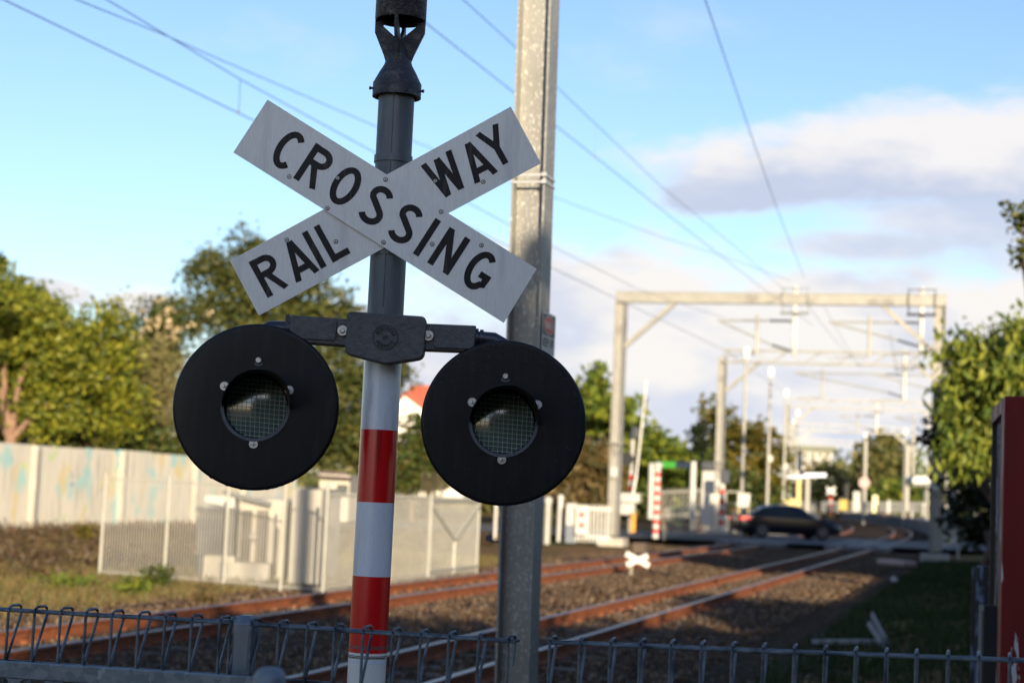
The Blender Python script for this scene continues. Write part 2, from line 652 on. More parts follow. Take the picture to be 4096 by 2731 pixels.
# loose stones on the ballast and the cess: one mass
st = MB()
rs = random.Random(3)
RAILS = (-9.58, -8.48, -5.63, -4.53)
sv_, sf_ = [], []
for i in range(62000):
    s = 11 + 56 * rs.random() ** 1.25
    o = rs.uniform(-12.3, -1.3)
    if any(abs(o - c) < .10 for c in RAILS):
        continue
    r = rs.uniform(.016, .036)
    if o > -2.9:
        if rs.random() < (o + 2.9) / 3.2:
            continue
    x0, y0 = o * TC + s * TS, -o * TS + s * TC
    z0 = (-.165 if -11 < o < -2.9 else -.215)
    n0 = len(sv_)
    ro = rs.random() * 1.57
    hh = r * rs.uniform(.9, 1.7)
    tw_ = rs.uniform(.55, .8)
    tx_, ty_ = rs.uniform(-.25, .25) * r, rs.uniform(-.25, .25) * r
    for q, zz, ox, oy in ((1.0, z0 - .01, 0, 0), (tw_, z0 + hh, tx_, ty_)):
        for k_ in range(4):
            a_ = ro + 1.5708 * k_
            rr = r * q * rs.uniform(.8, 1.25)
            sv_.append((x0 + ox + math.cos(a_) * rr, y0 + oy + math.sin(a_) * rr, zz + rs.uniform(-.2, .2) * r * (1 if zz > z0 else 0)))
    sf_ += [(n0 + k_, n0 + (k_ + 1) % 4, n0 + 4 + (k_ + 1) % 4, n0 + 4 + k_) for k_ in range(4)] + [(n0 + 4, n0 + 5, n0 + 6, n0 + 7)]
st.v = [Vector(v) for v in sv_]
st.f = sf_
st.mi = [0] * len(sf_)
stone_m = leafmat('ballast stone', [(.029, .0155, .007), (.045, .024, .011), (.055, .030, .0135), (.061, .034, .0155), (.078, .046, .022), (.16, .105, .058)], 0.0)
tag(st.build('gravel', stone_m, loc=(0, 0, 0)), 'loose brown ballast stones scattered over the track bed', 'gravel', kind='stuff')

# road over the crossing, slightly skewed to the track
RD = Vector((.983, .184, 0)).normalized()
RN = Vector((-RD.y, RD.x, 0))
rc = Vector((12.3, 74.5, 0))
road = MB()
n = 46
for i in range(n + 1):
    t = -40 + 100 * i / n
    for q, z in ((-6.6, .02), (-6.4, .05), (0, .075), (6.4, .05), (6.6, .02)):
        road.v.append(rc + RD * t + RN * q + Vector((0, 0, z)))
for i in range(n):
    for j in range(4):
        road.face((i * 5 + j, i * 5 + j + 1, (i + 1) * 5 + j + 1, (i + 1) * 5 + j))
asphalt = surf('asphalt', (.055, .055, .058), (.04, .04, .043), 3, .8, 0, .3, 60)
tag(road.build('road', asphalt, loc=(0, 0, 0)), kind='structure')
rl = MB()
for q in (-5.9, 5.9):
    rl.quad(*[rc + RD * a + RN * (q + b) + Vector((0, 0, .085)) for a, b in ((-35, -.06), (55, -.06), (55, .06), (-35, .06))])
tag(rl.build('road_marking', white_p, loc=(0, 0, 0)), kind='structure')
cp = MB()   # concrete panels between the rails at the crossing
for c in (-9.03, -5.08):
    for a, b in ((c - 1.15, c - .66), (c - .44, c + .44), (c + .66, c + 1.15)):
        for q in range(4):
            s0 = 64.3 + (c + 9.03) * .35 + q * 3.3
            cp.hexa([tp(a, s0, -.1), tp(b, s0, -.1), tp(b, s0 + 3.2, -.1), tp(a, s0 + 3.2, -.1),
                     tp(a, s0, .083), tp(b, s0, .083), tp(b, s0 + 3.2, .083), tp(a, s0 + 3.2, .083)])
tag(cp.build('crossing_panels', surf('worn crossing panel', (.10, .10, .105), (.075, .075, .08), 3, .7), loc=(0, 0, 0)), kind='structure')

# ------------------------------------------------------------------ the two tracks
RP = [(-.065, -.155), (.065, -.155), (.065, -.145), (.010, -.128), (.010, -.045), (.034, -.036), (.034, -.006), (.026, 0), (-.026, 0), (-.034, -.006), (-.034, -.036),
      (-.010, -.045), (-.010, -.128), (-.065, -.145)]


def rail(c, parent):
    mb = MB()
    ss = [-12, 10, 30, 50, 70, 86] + [86 + 6 * i for i in range(1, 26)]
    k = len(RP)
    for s in ss:
        for o, z in RP:
            mb.v.append(tp(c + o, s, z))
    for i in range(len(ss) - 1):
        for j in range(k):
            a, b = i * k + j, i * k + (j + 1) % k
            mb.face((a, b, b + k, a + k), 1 if j in (6, 7, 8) else 0)
    mb.build('rail', [rusty, railtop], parent)


def sleeper_bm(c, s):
    mb = MB()
    ax = (Vector((TC, -TS, 0)), Vector((TS, TC, 0)), Vector((0, 0, 1)))
    mb.box(tp(c, s, -.20), (2.1, .24, .11), ax=ax)
    for r in (-.55, .55):
        for q in (-.1, .1):
            mb.box(tp(c + r + q, s, -.135), (.07, .1, .05), mi=1, ax=ax)
    return mb


for c, lab in ((-9.03, 'rusty track farther from the viewer, passing the galvanised enclosure on the left'),
               (-5.08, 'rusty track nearer the viewer, running behind the galvanised column to the road')):
    t = thing('railway_track', lab, 'railway track', tp(c, 14, 0), 'railway tracks side by side')
    rail(c - .55, t)
    rail(c + .55, t)
    s0 = 9.3
    first = sleeper_bm(c, s0).build('sleeper', [conc_d, rusty], t)
    for i in range(1, 78):
        q = first.copy()
        COL.objects.link(q)
        q.parent = t
        q.location = tp(0, i * .7, 0)
# ------------------------------------------------------------------ the crossing signal in front
band_s = surf('stained white sleeve', (.80, .81, .83), (.73, .74, .77), 120, .3, 0, .08, 260, coat=.4, c3=(.33, .27, .20), s3=4.2, lo3=.50, hi3=.72, stretch=(3, 3, .45))
SX = 5.31                         # distance of the pole's axis
foot = at(1467, 2682, SX)
base = Vector((foot.x, foot.y, GZ))
top_p, bot_p = at(1587, 380, SX), at(1467, 2682, SX)
pdir = (top_p - bot_p).normalized()


def pole_pt(py):
    """point on the pole's axis at the photo's row py"""
    t = (2682 - py) / (2682 - 380)
    return at(1467 + 120 * t, py, SX)


sig = thing('crossing_signal', 'railway crossing signal with crossbuck boards, two black lamp discs and red and white banded pole', 'crossing signal', base)
PR = .0568
pole = MB().tube([bot_p - pdir * ((bot_p.z - GZ) / pdir.z), bot_p, pole_pt(1400), pole_pt(300)], PR, 40).build('pole', galv_dark, sig, smooth=True)
seam = MB().tube([pole_pt(1235) + Vector((-.006, -PR + .001, 0)), pole_pt(360) + Vector((-.006, -PR + .001, 0))], .004, 6)
seam.build('weld_seam', galv_dark, pole, smooth=True)
# sleeve bands, with the torn seam of white tape low down
for a, b, m_, lab in ((1420, 1720, band_s, 'white reflective band under the junction box, stained below it'), (1720, 2008, band_r, 'upper red reflective band'),
                      (2008, 2302, band_w, 'middle white reflective band'), (2302, 2606, band_r, 'lower red reflective band'),
                      (2606, 2860, white_ref, 'speckled white tape at the fence')):
    o = MB().tube([pole_pt(b), pole_pt(a)], PR + .0018, 48, caps=False).build('reflective_band', m_, sig, smooth=True)
    o['label'] = lab
rg = MB()
for y, hgt, m in ((2583, 14, 0), (2618, 3, 1), (2640, 16, 2)):
    rg.tube([pole_pt(y + hgt / 2), pole_pt(y - hgt / 2)], PR + .0026, 48, mi=m, caps=False)
for i in range(26):                                   # saw-toothed tape edge
    a = R(200 + i * 140 / 25)
    q = pole_pt(2622)
    e = Vector((math.cos(a), math.sin(a), 0)) * (PR + .0028)
    tt = Vector((-math.sin(a), math.cos(a), 0)) * .0032
    i0 = rg.add((q + e - tt, q + e + tt, q + e - Vector((0, 0, .006))))
    rg.face((i0, i0 + 1, i0 + 2), 1)
rg.build('tape_edge', [surf('pale red tape', (.30, .075, .07), (.26, .06, .055), 20, .4), letter, band_w], sig, smooth=True)

# bell bracket casting with four fins, and the bell housing above it
PXM = SX / F_PX                    # metres per photo pixel at the pole
ax_up = pdir
cpt = pole_pt(300)


def bz(zoom_y):
    """height along the axis for a row of the measured drawing (3.4833 drawing units per pixel)"""
    return pole_pt(zoom_y / 3.4833)


def rz_(v):
    return v / 3.4833 * PXM


lp = [(345, 1345), (345, 1175), (330, 1150), (262, 1020), (200, 915), (190, 880), (150, 800), (110, 700), (60, 600), (25, 545)]
o0 = bz(1345)
prof = [(rz_(305), 0)] + [(rz_(r), (bz(y) - o0).length) for r, y in lp] + [(0.001, (bz(540) - o0).length)]
br = MB().lathe(prof, o0, ax_up, 40)
ringp = [(rz_(345), .0), (rz_(345), -.004), (rz_(290), -.004), (rz_(290), .02)]
br.lathe(ringp, o0, ax_up, 40)
for ang in (-96, -6, 84, 174):
    dv = Vector((math.cos(R(ang)), math.sin(R(ang)), 0))
    tv = Vector((-dv.y, dv.x, 0)) * rz_(24)
    poly = [(0, 880), (175, 885), (190, 850), (215, 780), (357, 470), (362, 262), (250, 262), (240, 378), (22, 560), (0, 560)]
    br.prism([bz(y) + dv * rz_(r) - tv for r, y in poly], tv * 2)
bracket = br.build('bell_bracket', cast_bell, sig, smooth=True)
for s_, yy in ((-1, 1262), (1, 1275)):
    d_ = Vector((s_ * .98, -.2, 0)).normalized()
    b0 = bz(yy) + d_ * rz_(330)
    MB().tube([b0, b0 + d_ * rz_(60)], rz_(17), 8).tube([b0 + d_ * rz_(40), b0 + d_ * rz_(66)], rz_(24), 6).build('set_screw', cast_bell, bracket)
o1 = bz(300)
hs = [(rz_(300), rz_(0) + .012), (rz_(350), 0), (rz_(363), .004), (rz_(363), .5), (rz_(330), .55), (rz_(200), .6), (.001, .61)]
hb = MB().lathe(hs, o1, ax_up, 48)
hb.lathe([(rz_(300), .012), (rz_(300), .06), (.001, .06)], o1, ax_up, 48)
hb.build('bell_housing', cast_bell, sig, smooth=True)

# ---- crossbuck boards
YB = 5.2455                        # front face of the rear board (RAIL WAY)
YF = 5.2380                        # front face of the upper board (CROSSING)


def board(cor, Y, th):
    pts = [at(x, y, Y) for x, y in cor]
    return MB().prism(pts, Vector((0, th, 0))), pts


def dir_on(Y, a, b):
    v = at(*b, Y) - at(*a, Y)
    return v.normalized()


edge_m = surf('board edge', (.22, .21, .2), (.16, .155, .15), 40, .6)
mb, pt = board([(1070, 399), (2147, 1075), (2015, 1291), (933, 610)], YF, .003)
b1 = mb.build('sign_board', white_ref, sig)
b1['label'] = 'white board reading CROSSING, sloping down to the right'
ux = dir_on(YF, (1001, 504), (2081, 1183))
uy = Vector((-ux.z, 0, ux.x)).normalized()
cc = at(1541, 843, YF)
lt = MB()
for ch, u in (('C', -.357), ('R', -.262), ('O', -.146), ('S', -.033), ('S', .0755), ('I', .154), ('N', .2345), ('G', .348)):
    glyph(lt, ch, cc + ux * u + uy * -.001, ux, uy, FRONT, .131, .0006, weight=.92)
lt.build('lettering', letter, b1)
mb, pt = board([(919, 1043), (2043, 427), (2164, 653), (1035, 1262)], YB, .003)
b2 = mb.build('sign_board', white_ref, sig)
b2['label'] = 'white board reading RAIL WAY, sloping up to the right behind the other board'
vx = dir_on(YB, (977, 1152), (2103, 540))
vy = Vector((-vx.z, 0, vx.x)).normalized()
cc2 = at(1540, 846, YB)
lt = None
for ch, u, v in (('R', -.412, .001), ('A', -.306, -.002), ('I', -.249, .001), ('L', -.187, .0), ('W', .219, .010), ('A', .327, .002), ('Y', .401, .014)):
    if ch in 'RW':
        if lt:
            lt.build('lettering', letter, b2)
        lt = MB()
    glyph(lt, ch, cc2 + vx * u + vy * v, vx, vy, FRONT, .127, .0006, weight=.92)
lt.build('lettering', letter, b2)


def rivet(x, y, Y, parent):
    p = at(900 + x / 1.2064, y / 1.2064, Y)
    mb = MB().lathe([(.0055, 0), (.0055, .0012), (.0042, .0026), (.0026, .0026), (.0022, .0012), (.0001, .0012)], p, FRONT, 14)
    mb.lathe([(.0074, 0), (.0074, .0003), (.0001, .0003)], p, FRONT, 14, mi=1).lathe([(.0022, .0024), (.0001, .0024)], p, FRONT, 10, mi=1)
    mb.build('rivet', [steel, letter], parent, smooth=True)


for x, y in ((310, 853), (544, 860), (494, 1005), (775, 867), (765, 1170), (1043, 1022), (1000, 1178), (1238, 1183)):
    rivet(x, y, YF, b1)
for x, y in ((298, 1158), (535, 1166), (1015, 873), (1246, 878)):
    rivet(x, y, YB, b2)
back = MB()                        # clamps that carry the boards on the pole
for y in (640, 1010):
    back.tube([pole_pt(y + 14), pole_pt(y - 14)], PR + .004, 32, caps=True)
back.build('board_clamp', galv_dark, sig, smooth=True)

# ---- junction box
YJ = 5.185


def J(x, y, Y=YJ):
    return at(1350 + x / 5.2275, 1200 + y / 5.2275, Y)


def rounded(pts, r, n=5):
    """round the corners of a closed drawing polygon"""
    out = []
    k = len(pts)
    for i in range(k):
        p0, p, p1 = (Vector((*pts[(i - 1) % k], 0)), Vector((*pts[i], 0)), Vector((*pts[(i + 1) % k], 0)))
        rr = r if not isinstance(r, list) else r[i]
        a = p + (p0 - p).normalized() * rr
        b = p + (p1 - p).normalized() * rr
        for q in range(n + 1):
            t = q / n
            out.append(tuple(((1 - t) ** 2 * a + 2 * t * (1 - t) * p + t * t * b)[:2]))
    return out


bx = [(195, 232), (1855, 342), (1850, 600), (1822, 870), (1803, 1215), (1000, 1335), (145, 1115), (163, 860), (192, 520)]
bxr = rounded(bx, [110, 120, 40, 40, 150, 60, 130, 30, 30], 6)
jb = MB().prism([J(x, y) for x, y in bxr], Vector((0, .075, 0)))
# a back shell carries the box round the pole
jb.prism([J(x, y, YJ + .075) for x, y in rounded([(330, 330), (1700, 420), (1670, 1080), (1000, 1200), (300, 1010)], 90, 4)], Vector((0, .11, 0)))
jbox = jb.build('junction_box', cast, sig, smooth=True, bevel=.004)
castl = surf('cast lettering', (.012, .012, .013), (.018, .018, .019), 60, .5, .2)
emb = MB()
jc = J(1000, 782)
jx = (J(1300, 797) - J(700, 767)).normalized()
jy = Vector((-jx.z, 0, jx.x))
rad = 262 / 5.2275 * YJ / F_PX
ringp = [(rad - .0016, 0), (rad - .0016, .0016), (rad + .0006, .0016), (rad + .0006, 0)]
emb.lathe(ringp, jc, FRONT, 48)
emb.build('emblem_ring', castl, jbox)
for txt, r0, a0, a1, flip in (('MONTROSE', .0272, 152, 20, 1), ('PENROSE', .0272, 212, 330, -1)):
    emb = MB()
    for i, ch in enumerate(txt):
        a = R(a0 + (a1 - a0) * i / (len(txt) - 1))
        e = jx * math.cos(a) + jy * math.sin(a)
        t = jx * math.sin(a) - jy * math.cos(a)
        glyph(emb, ch, jc + e * r0, t * flip, e * flip, FRONT, .0125, .0017, weight=.8)
    emb.build('embossed_lettering', castl, jbox)
emb = MB()
word(emb, 'OF', jc + jx * -.0005, jx, jy, FRONT, .0115, .0017, weight=.8)
emb.build('embossed_lettering', castl, jbox)
for x, y in ((106, 637), (1900, 742)):
    p = J(x, y, YJ + .012)
    b_ = MB().lathe([(.0155, 0), (.0155, .003), (.0065, .003), (.0065, .0035)], p, FRONT, 28)
    b_.lathe([(.0082, .0035), (.0082, .0095), (.006, .0112), (.0001, .0112)], p, FRONT, 6)
    b_.build('bolt', steel, jbox, smooth=True)

# ---- arms
YA = 5.205


def A_(x, y, Y=YA):
    return at(x, y, Y)


for side, out_, panel in (('left', [(1162, 1260), (1400, 1276), (1392, 1382), (1158, 1366)], [(1177, 1261), (1348, 1279), (1341, 1362), (1172, 1352)]),
                          ('right', [(1690, 1293), (1905, 1302), (1896, 1406), (1684, 1398)], [(1737, 1303), (1903, 1304), (1893, 1396), (1733, 1390)])):
    arm = MB().prism([A_(x, y) for x, y in rounded(out_, 6, 3)], Vector((0, .085, 0))).build('cross_arm', cast, sig, smooth=True, bevel=.003)
    MB().prism([A_(x, y, YA - .006) for x, y in rounded(panel, 12, 4)], Vector((0, .007, 0))).build('cover_plate', cast, arm, smooth=True, bevel=.0015)
YP = 5.25
pm = surf('arm pipe paint', (.035, .04, .055), (.05, .055, .068), 8, .35, .4, .05, 40)
e1 = MB().tube([A_(1400, 1330, YP), A_(1150, 1314, YP), A_(1085, 1311, YP), A_(1045, 1328, YP), A_(1026, 1370, YP), A_(1022, 1450, YP)], .0225, 20)
e1.tube([A_(1166, 1315, YP), A_(1150, 1314, YP)], .029, 20).tube([A_(1184, 1316, YP), A_(1172, 1315, YP)], .03, 20)
e1.box(A_(1152, 1281, YP - .02), (.014, .012, .034))
e1.build('arm_pipe', pm, sig, smooth=True)
e2 = MB().tube([A_(1700, 1346, YP), A_(1925, 1354, YP), A_(1975, 1358, YP), A_(2010, 1376, YP), A_(2022, 1420, YP), A_(2022, 1500, YP)], .0225, 20)
e2.tube([A_(1900, 1353, YP), A_(1912, 1354, YP)], .031, 20).tube([A_(1920, 1354, YP), A_(1935, 1354, YP)], .028, 20)
e2.build('arm_pipe', pm, sig, smooth=True)


# ---- lamp heads
def ridged_lens(p, r, sag):
    """stepped prism lens: a lattice of ridges on a shallow dome, facing the viewer"""
    mb = MB()
    n = 48
    idx = {}
    for i in range(n + 1):
        for j in range(n + 1):
            x, z = (i / n * 2 - 1) * r, (j / n * 2 - 1) * r
            rr = math.hypot(x, z)
            if rr > r * 1.0:
                continue
            hgt = sag * (1 - (rr / r) ** 2)
            idx[i, j] = mb.add([p + Vector((x, -hgt, z))])
    for i in range(n):
        for j in range(n):
            q = [(i, j), (i + 1, j), (i + 1, j + 1), (i, j + 1)]
            if all(k in idx for k in q):
                mb.face([idx[k] for k in q])
    return mb


lens_m = surf('prismatic lens', (.062, .115, .10), (.08, .135, .12), 30, .12, 0, coat=1.0, spec=.9)
ridge_m = surf('lens ridge', (.58, .59, .55), (.46, .48, .45), 30, .25, 0, coat=.3, spec=.5)
ring_m = surf('grey lens ring', (.12, .13, .145), (.09, .10, .115), 120, .45, .2, .3, 220)
drop_m = surf('rain drop', (.02, .02, .022), (.025, .025, .03), 5, .16, 0, coat=.2, spec=.5)
YD = 5.2
for (cx, cy, rx, lx, ly, lab, bolts) in (
        (1023, 1627, 333, 1023, 1627, 'left black lamp disc', ((1036, 1441, 1), (898, 1544, 0), (1157, 1560, 0), (1014, 1775, 0))),
        (2014, 1690, 331, 2016, 1690, 'right black lamp disc', ((2022, 1505, 1), (1889, 1608, 0), (2150, 1618, 0), (2007, 1838, 0)))):
    c = at(cx, cy, YD)
    r = rx / F_PX * YD
    pr = [(.098, -.004), (.098, .005), (.0995, .0058), (.102, .006), (.104, .006), (.16, .006), (r - .010, .0058), (r - .008, .0057), (r - .005, .0045), (r - .002, .0015), (r, -.003), (r - .002, -.006), (.098, -.006)]
    dm = MB().lathe(pr, c, FRONT, 96)
    disc = dm.build('lamp_disc', black, sig, smooth=True)
    disc['label'] = lab
    # lamp body behind the disc
    MB().lathe([(.112, -.006), (.112, -.09), (.085, -.14), (.03, -.16), (.001, -.16)], c, FRONT, 40).build('lamp_body', hoodm, disc, smooth=True)
    lc = c + Vector((0, .012, 0))
    lb = ridged_lens(lc, .0965, .014)
    lo_ = lb.build('lens', lens_m, disc, smooth=True)
    rd = MB()
    for i in range(-6, 7):
        x = i * .0142
        hh = math.sqrt(max(.0945 ** 2 - x * x, 0))
        pts = []
        for q in range(13):
            z = -hh + 2 * hh * q / 12
            pts.append(lc + Vector((x, -.0165 - .014 * (1 - (x * x + z * z) / .0931e-1) + .0005, z)) * 1)
        pts = [Vector((p_.x, lc.y - .014 * (1 - ((p_.x - lc.x) ** 2 + (p_.z - lc.z) ** 2) / .0965 ** 2) - .0014, p_.z)) for p_ in pts]
        rd.tube(pts, .0008, 5)
    for i in range(-6, 7):
        z = i * .0142 - .003
        hh = math.sqrt(max(.0945 ** 2 - z * z, 0))
        pts = []
        for q in range(13):
            x = -hh + 2 * hh * q / 12
            pts.append(Vector((lc.x + x, lc.y - .014 * (1 - (x * x + z * z) / .0965 ** 2) - .0018, lc.z + z - x * .055)))
        rd.tube(pts, .0009, 5)
    rd.build('lens_ridges', ridge_m, lo_, smooth=True)
    # grey ring under the lens, and the long hood over it
    MB().lathe([(.0955, -.002), (.0955, .0105), (.1055, .0105), (.1055, 0)], c, FRONT, 56, a0=R(-2), a1=R(182)).build('lens_ring', ring_m, disc, smooth=True)
    hd = MB()
    L0, L1, n = .004, .215, 40
    for t_, inset in ((0, 0), (1, .0025)):
        for k_ in range(n + 1):
            a = R(182 - 184 * k_ / n)
            e = Vector((math.cos(a), 0, math.sin(a)))
            ln = L1 * (0.12 + 0.88 * max(0, math.sin(a)) ** .7)
            aim = .165 if cx < 1500 else .045      # the hoods are turned a little towards the road
            hd.v.append(c + e * (.104 - inset) + Vector((0, -L0, 0)))
            hd.v.append(c + e * (.105 - inset) + Vector((aim * ln, -ln, 0)))
    m_ = n + 1
    for b_ in (0, 2 * m_):
        for k_ in range(n):
            a_ = b_ + 2 * k_
            hd.face((a_, a_ + 1, a_ + 3, a_ + 2))
    for k_ in range(n):
        a_, b_ = 2 * k_ + 1, 2 * m_ + 2 * k_ + 1
        hd.face((a_, a_ + 2, b_ + 2, b_))
    hd.build('hood', hoodm, disc, smooth=True)
    for x, y, big in bolts:
        p = at(x, y, YD - .007)
        bb = MB()
        if big:
            bb.prism([p + Vector((a_ * .001, .002, b_ * .001)) for a_, b_ in rounded([(-6, 7), (6, 7), (15, -14), (0, -19), (-15, -14)], 5, 4)], Vector((0, -.006, 0)), mi=1)
            bb.lathe([(.0092, .004), (.0092, .013), (.0075, .0155), (.0001, .0155)], p, FRONT, 18)
        else:
            bb.lathe([(.0135, -.001), (.0135, .003), (.0062, .003), (.0062, .0055), (.0045, .0062), (.0001, .0055)], p, FRONT, 20)
            bb.box(p + Vector((.001, -.0062, 0)), (.0016, .0012, .0105), mi=1)
        bb.build('bolt', [steel, ring_m], disc, smooth=True)
    # rain drops: nobody could count them
    dr = MB()
    rr_ = random.Random(int(cx))
    for i in range(420):
        a = rr_.uniform(0, 2 * math.pi)
        q = .112 + (r - .118) * math.sqrt(rr_.random())
        x, z = q * math.cos(a), q * math.sin(a)
        if rr_.random() > .35 + .65 * (z / r + .75):
            continue
        s_ = rr_.choice((.0010, .0013, .0013, .0018, .0026))
        p = c + Vector((x, -.0052, z))
        i0 = dr.add([p + Vector((math.cos(t_ * math.pi / 3) * s_, 0, math.sin(t_ * math.pi / 3) * s_ * 1.3)) for t_ in range(6)] + [p + Vector((0, -s_ * .9, -s_ * .2))])
        for t_ in range(6):
            dr.face((i0 + t_, i0 + (t_ + 1) % 6, i0 + 6))
    for i in range(9):       # drops hanging on the lower rim
        a = R(rr_.uniform(-122, -60))
        p = c + Vector((math.cos(a) * (r - .001), -.003, math.sin(a) * (r - .001)))
        dr.lathe([(.0001, -.006), (.0016, -.005), (.0022, 0), (.0016, .005), (.0001, .006)], p, Vector((math.cos(a + math.pi / 2), 0, math.sin(a + math.pi / 2))), 8)
    dq = dr.build('rain_drops', drop_m, disc, smooth=True)
    dq['kind'] = 'stuff'

# ------------------------------------------------------------------ the galvanised overhead-line column
MY = 10.0
mb0 = at(2110, 1365, MY)
mast = thing('overhead_line_column', 'tall galvanised H-section column standing behind the right lamp disc', 'column', Vector((mb0.x, mb0.y, GZ)))
ex, ey = Vector((TC, -TS, 0)), Vector((TS, TC, 0))
D_, B_ = .204, .204
up_m = (at(2156, 0, MY) - at(2064, 2731, MY)).normalized()


def colpt(z):
    p = at(2064, 2731, MY)
    return p + up_m * ((z - p.z) / up_m.z)


zl, zh = GZ, 9.2
H = []
for (x0, x1, y0, y1) in ((-D_ / 2, -D_ / 2 + .013, -B_ / 2, B_ / 2), (D_ / 2 - .013, D_ / 2, -B_ / 2, B_ / 2), (-D_ / 2 + .013, D_ / 2 - .013, -.012, -.002)):
    H.append((x0, x1, y0, y1))
colm = MB()
for x0, x1, y0, y1 in H:
    pts = []
    for z in (zl, zh):
        q = colpt(z)
        pts += [q + ex * a + ey * b for a, b in ((x0, y0), (x1, y0), (x1, y1), (x0, y1))]
    colm.hexa(pts)
colm.build('column', galv_mast, mast)
for y in (712, 740):
    z = at(2110, y, MY).z
    q = colpt(z)
    sb = MB()
    w = .005
    for a, b in (((-D_ / 2 - w, -B_ / 2 - w), (D_ / 2 + w, -B_ / 2 - w)), ((D_ / 2 + w, -B_ / 2 - w), (D_ / 2 + w, B_ / 2 + w)),
                 ((D_ / 2 + w, B_ / 2 + w), (-D_ / 2 - w, B_ / 2 + w)), ((-D_ / 2 - w, B_ / 2 + w), (-D_ / 2 - w, -B_ / 2 - w))):
        sb.bar(q + ex * a[0] + ey * a[1], q + ex * b[0] + ey * b[1], .004, .014)
    sb.box(q + ex * (D_ / 2 - .004) - ey * (B_ / 2 + w + .006), (.03, .014, .022), ax=(ex, ey, Vector((0, 0, 1))))
    sb.build('steel_strap', steel, mast)
fp = at(1962, 2165, MY)
MB().tube([colpt(fp.z) - ex * .1, fp, fp + Vector((0, 0, .045))], .006, 8).box(fp + Vector((-.008, 0, .02)), (.04, .03, .035)).build('bracket', dark_p, mast)

# danger sign strapped to the right flange
q = colpt(at(2180, 1330, MY).z)
sp_ = q + ex * (D_ / 2 + .012)
nrm = ex
sy = ey
sz = Vector((0, 0, 1))
dsg = thing('danger_sign', 'small safety sign with a red oval reading DANGER, on the column above the right disc', 'sign', sp_)
a0 = -.105
pl = MB()
Wd, Ht = .30, .245


def SG(u, v, t=0.0):
    return sp_ + sy * (a0 + u) + sz * v + nrm * t


pl.prism([SG(u, v) for u, v in ((0, .115), (Wd, .115), (Wd, .115 - Ht), (0, .115 - Ht))], nrm * .002)
pb = pl.build('plate', white_p, dsg)
MB().prism([SG(u, v, .002) for u, v in ((.012, .104), (Wd - .012, .104), (Wd - .012, -.02), (.012, -.02))], nrm * .0008).build('black_panel', dark_p, dsg)
ov = MB().prism([SG(Wd / 2 + math.cos(a) * .122, .042 + math.sin(a) * .055, .0028) for a in [2 * math.pi * i / 40 for i in range(40)]], nrm * .0006)
ov.build('oval_rim', white_p, dsg)
ov = MB().prism([SG(Wd / 2 + math.cos(a) * .114, .042 + math.sin(a) * .050, .0034) for a in [2 * math.pi * i / 40 for i in range(40)]], nrm * .0006)
ov.build('red_oval', surf('sign red', (.55, .03, .03), (.5, .03, .03), 20, .45), dsg)
tx = MB()
word(tx, 'DANGER', SG(Wd / 2, .042, .004), sy, sz, nrm, .042, .0006, gap=.12)
tx.build('lettering', white_p, dsg)
tx = MB()
word(tx, 'KEEP OFF', SG(Wd / 2, -.062, .002), sy, sz, nrm, .05, .0006, gap=.14)
tx.build('lettering', letter, dsg)

# ------------------------------------------------------------------ roll-top mesh fence along the footpath
P1 = Vector((-1.391 * .965, 4.72 * .965, 0))
P2 = Vector((1.167 * .965, 4.0 * .965, 0))
fd = (P2 - P1).normalized()
fn = Vector((-fd.y, fd.x, 0))      # away from the viewer


def on_fence(px, py):
    """where the sight line of a photo pixel meets the fence's plane"""
    d = _fw + _rt * ((px - 2048) / F_PX) - _up * ((py - 1365.5) / F_PX)
    t = ((P1 - EYE).dot(fn)) / d.dot(fn)
    return EYE + d * t


WR = .0038


def loop_bm(p, ztop, zlow, dn=.064, hh=.143, cut=False):
    """one bent wire: up the front, over the roll top, back down to the front"""
    up = Vector((0, 0, 1))
    a = Vector((p.x, p.y, 0))
    path = [a + up * zlow, a + up * (ztop - .018), a + up * (ztop - .006) + fn * .004, a + up * ztop + fn * .014, a + up * ztop + fn * (dn - .014),
            a + up * (ztop - .006) + fn * (dn - .003), a + up * (ztop - .02) + fn * dn]
    if cut:
        path.append(a + up * (ztop - .075) + fn * (dn - .014))
    else:
        path += [a + up * (ztop - hh + .01) + fn * .009, a + up * (ztop - hh - .012) + fn * .0065, a + up * zlow + fn * .0065]
    return MB().tube(path, WR, 8)


panels = (
    ([-176, -70, 36, 140, 244, 345, 449, 556, 661, 768, 881, 922], 'roll-top mesh fence panel left of the square capped post', (-176, 926)),
    ([1006, 1116, 1229, 1339, 1453, 1570, 1683, 1796, 1915, 2034], 'roll-top mesh fence panel between the capped post and the galvanised column', (1000, 2056)),
    ([2200, 2320, 2442, 2561, 2683, 2806, 2929, 3053, 3177, 3299, 3422, 3544, 3665, 3792, 3916, 4040, 4166], 'roll-top mesh fence panel right of the galvanised column', (2190, 4190)),
)


def top_y(px):
    tab = ((36, 2421), (556, 2449), (881, 2468), (1006, 2478), (1453, 2508), (2034, 2546), (2200, 2550), (2806, 2570), (4040, 2620))
    if px <= tab[0][0]:
        return tab[0][1] - (tab[0][0] - px) * .054
    for (a, b), (c_, d_) in zip(tab, tab[1:]):
        if px <= c_:
            return b + (d_ - b) * (px - a) / (c_ - a)
    return tab[-1][1] + (px - tab[-1][0]) * .04


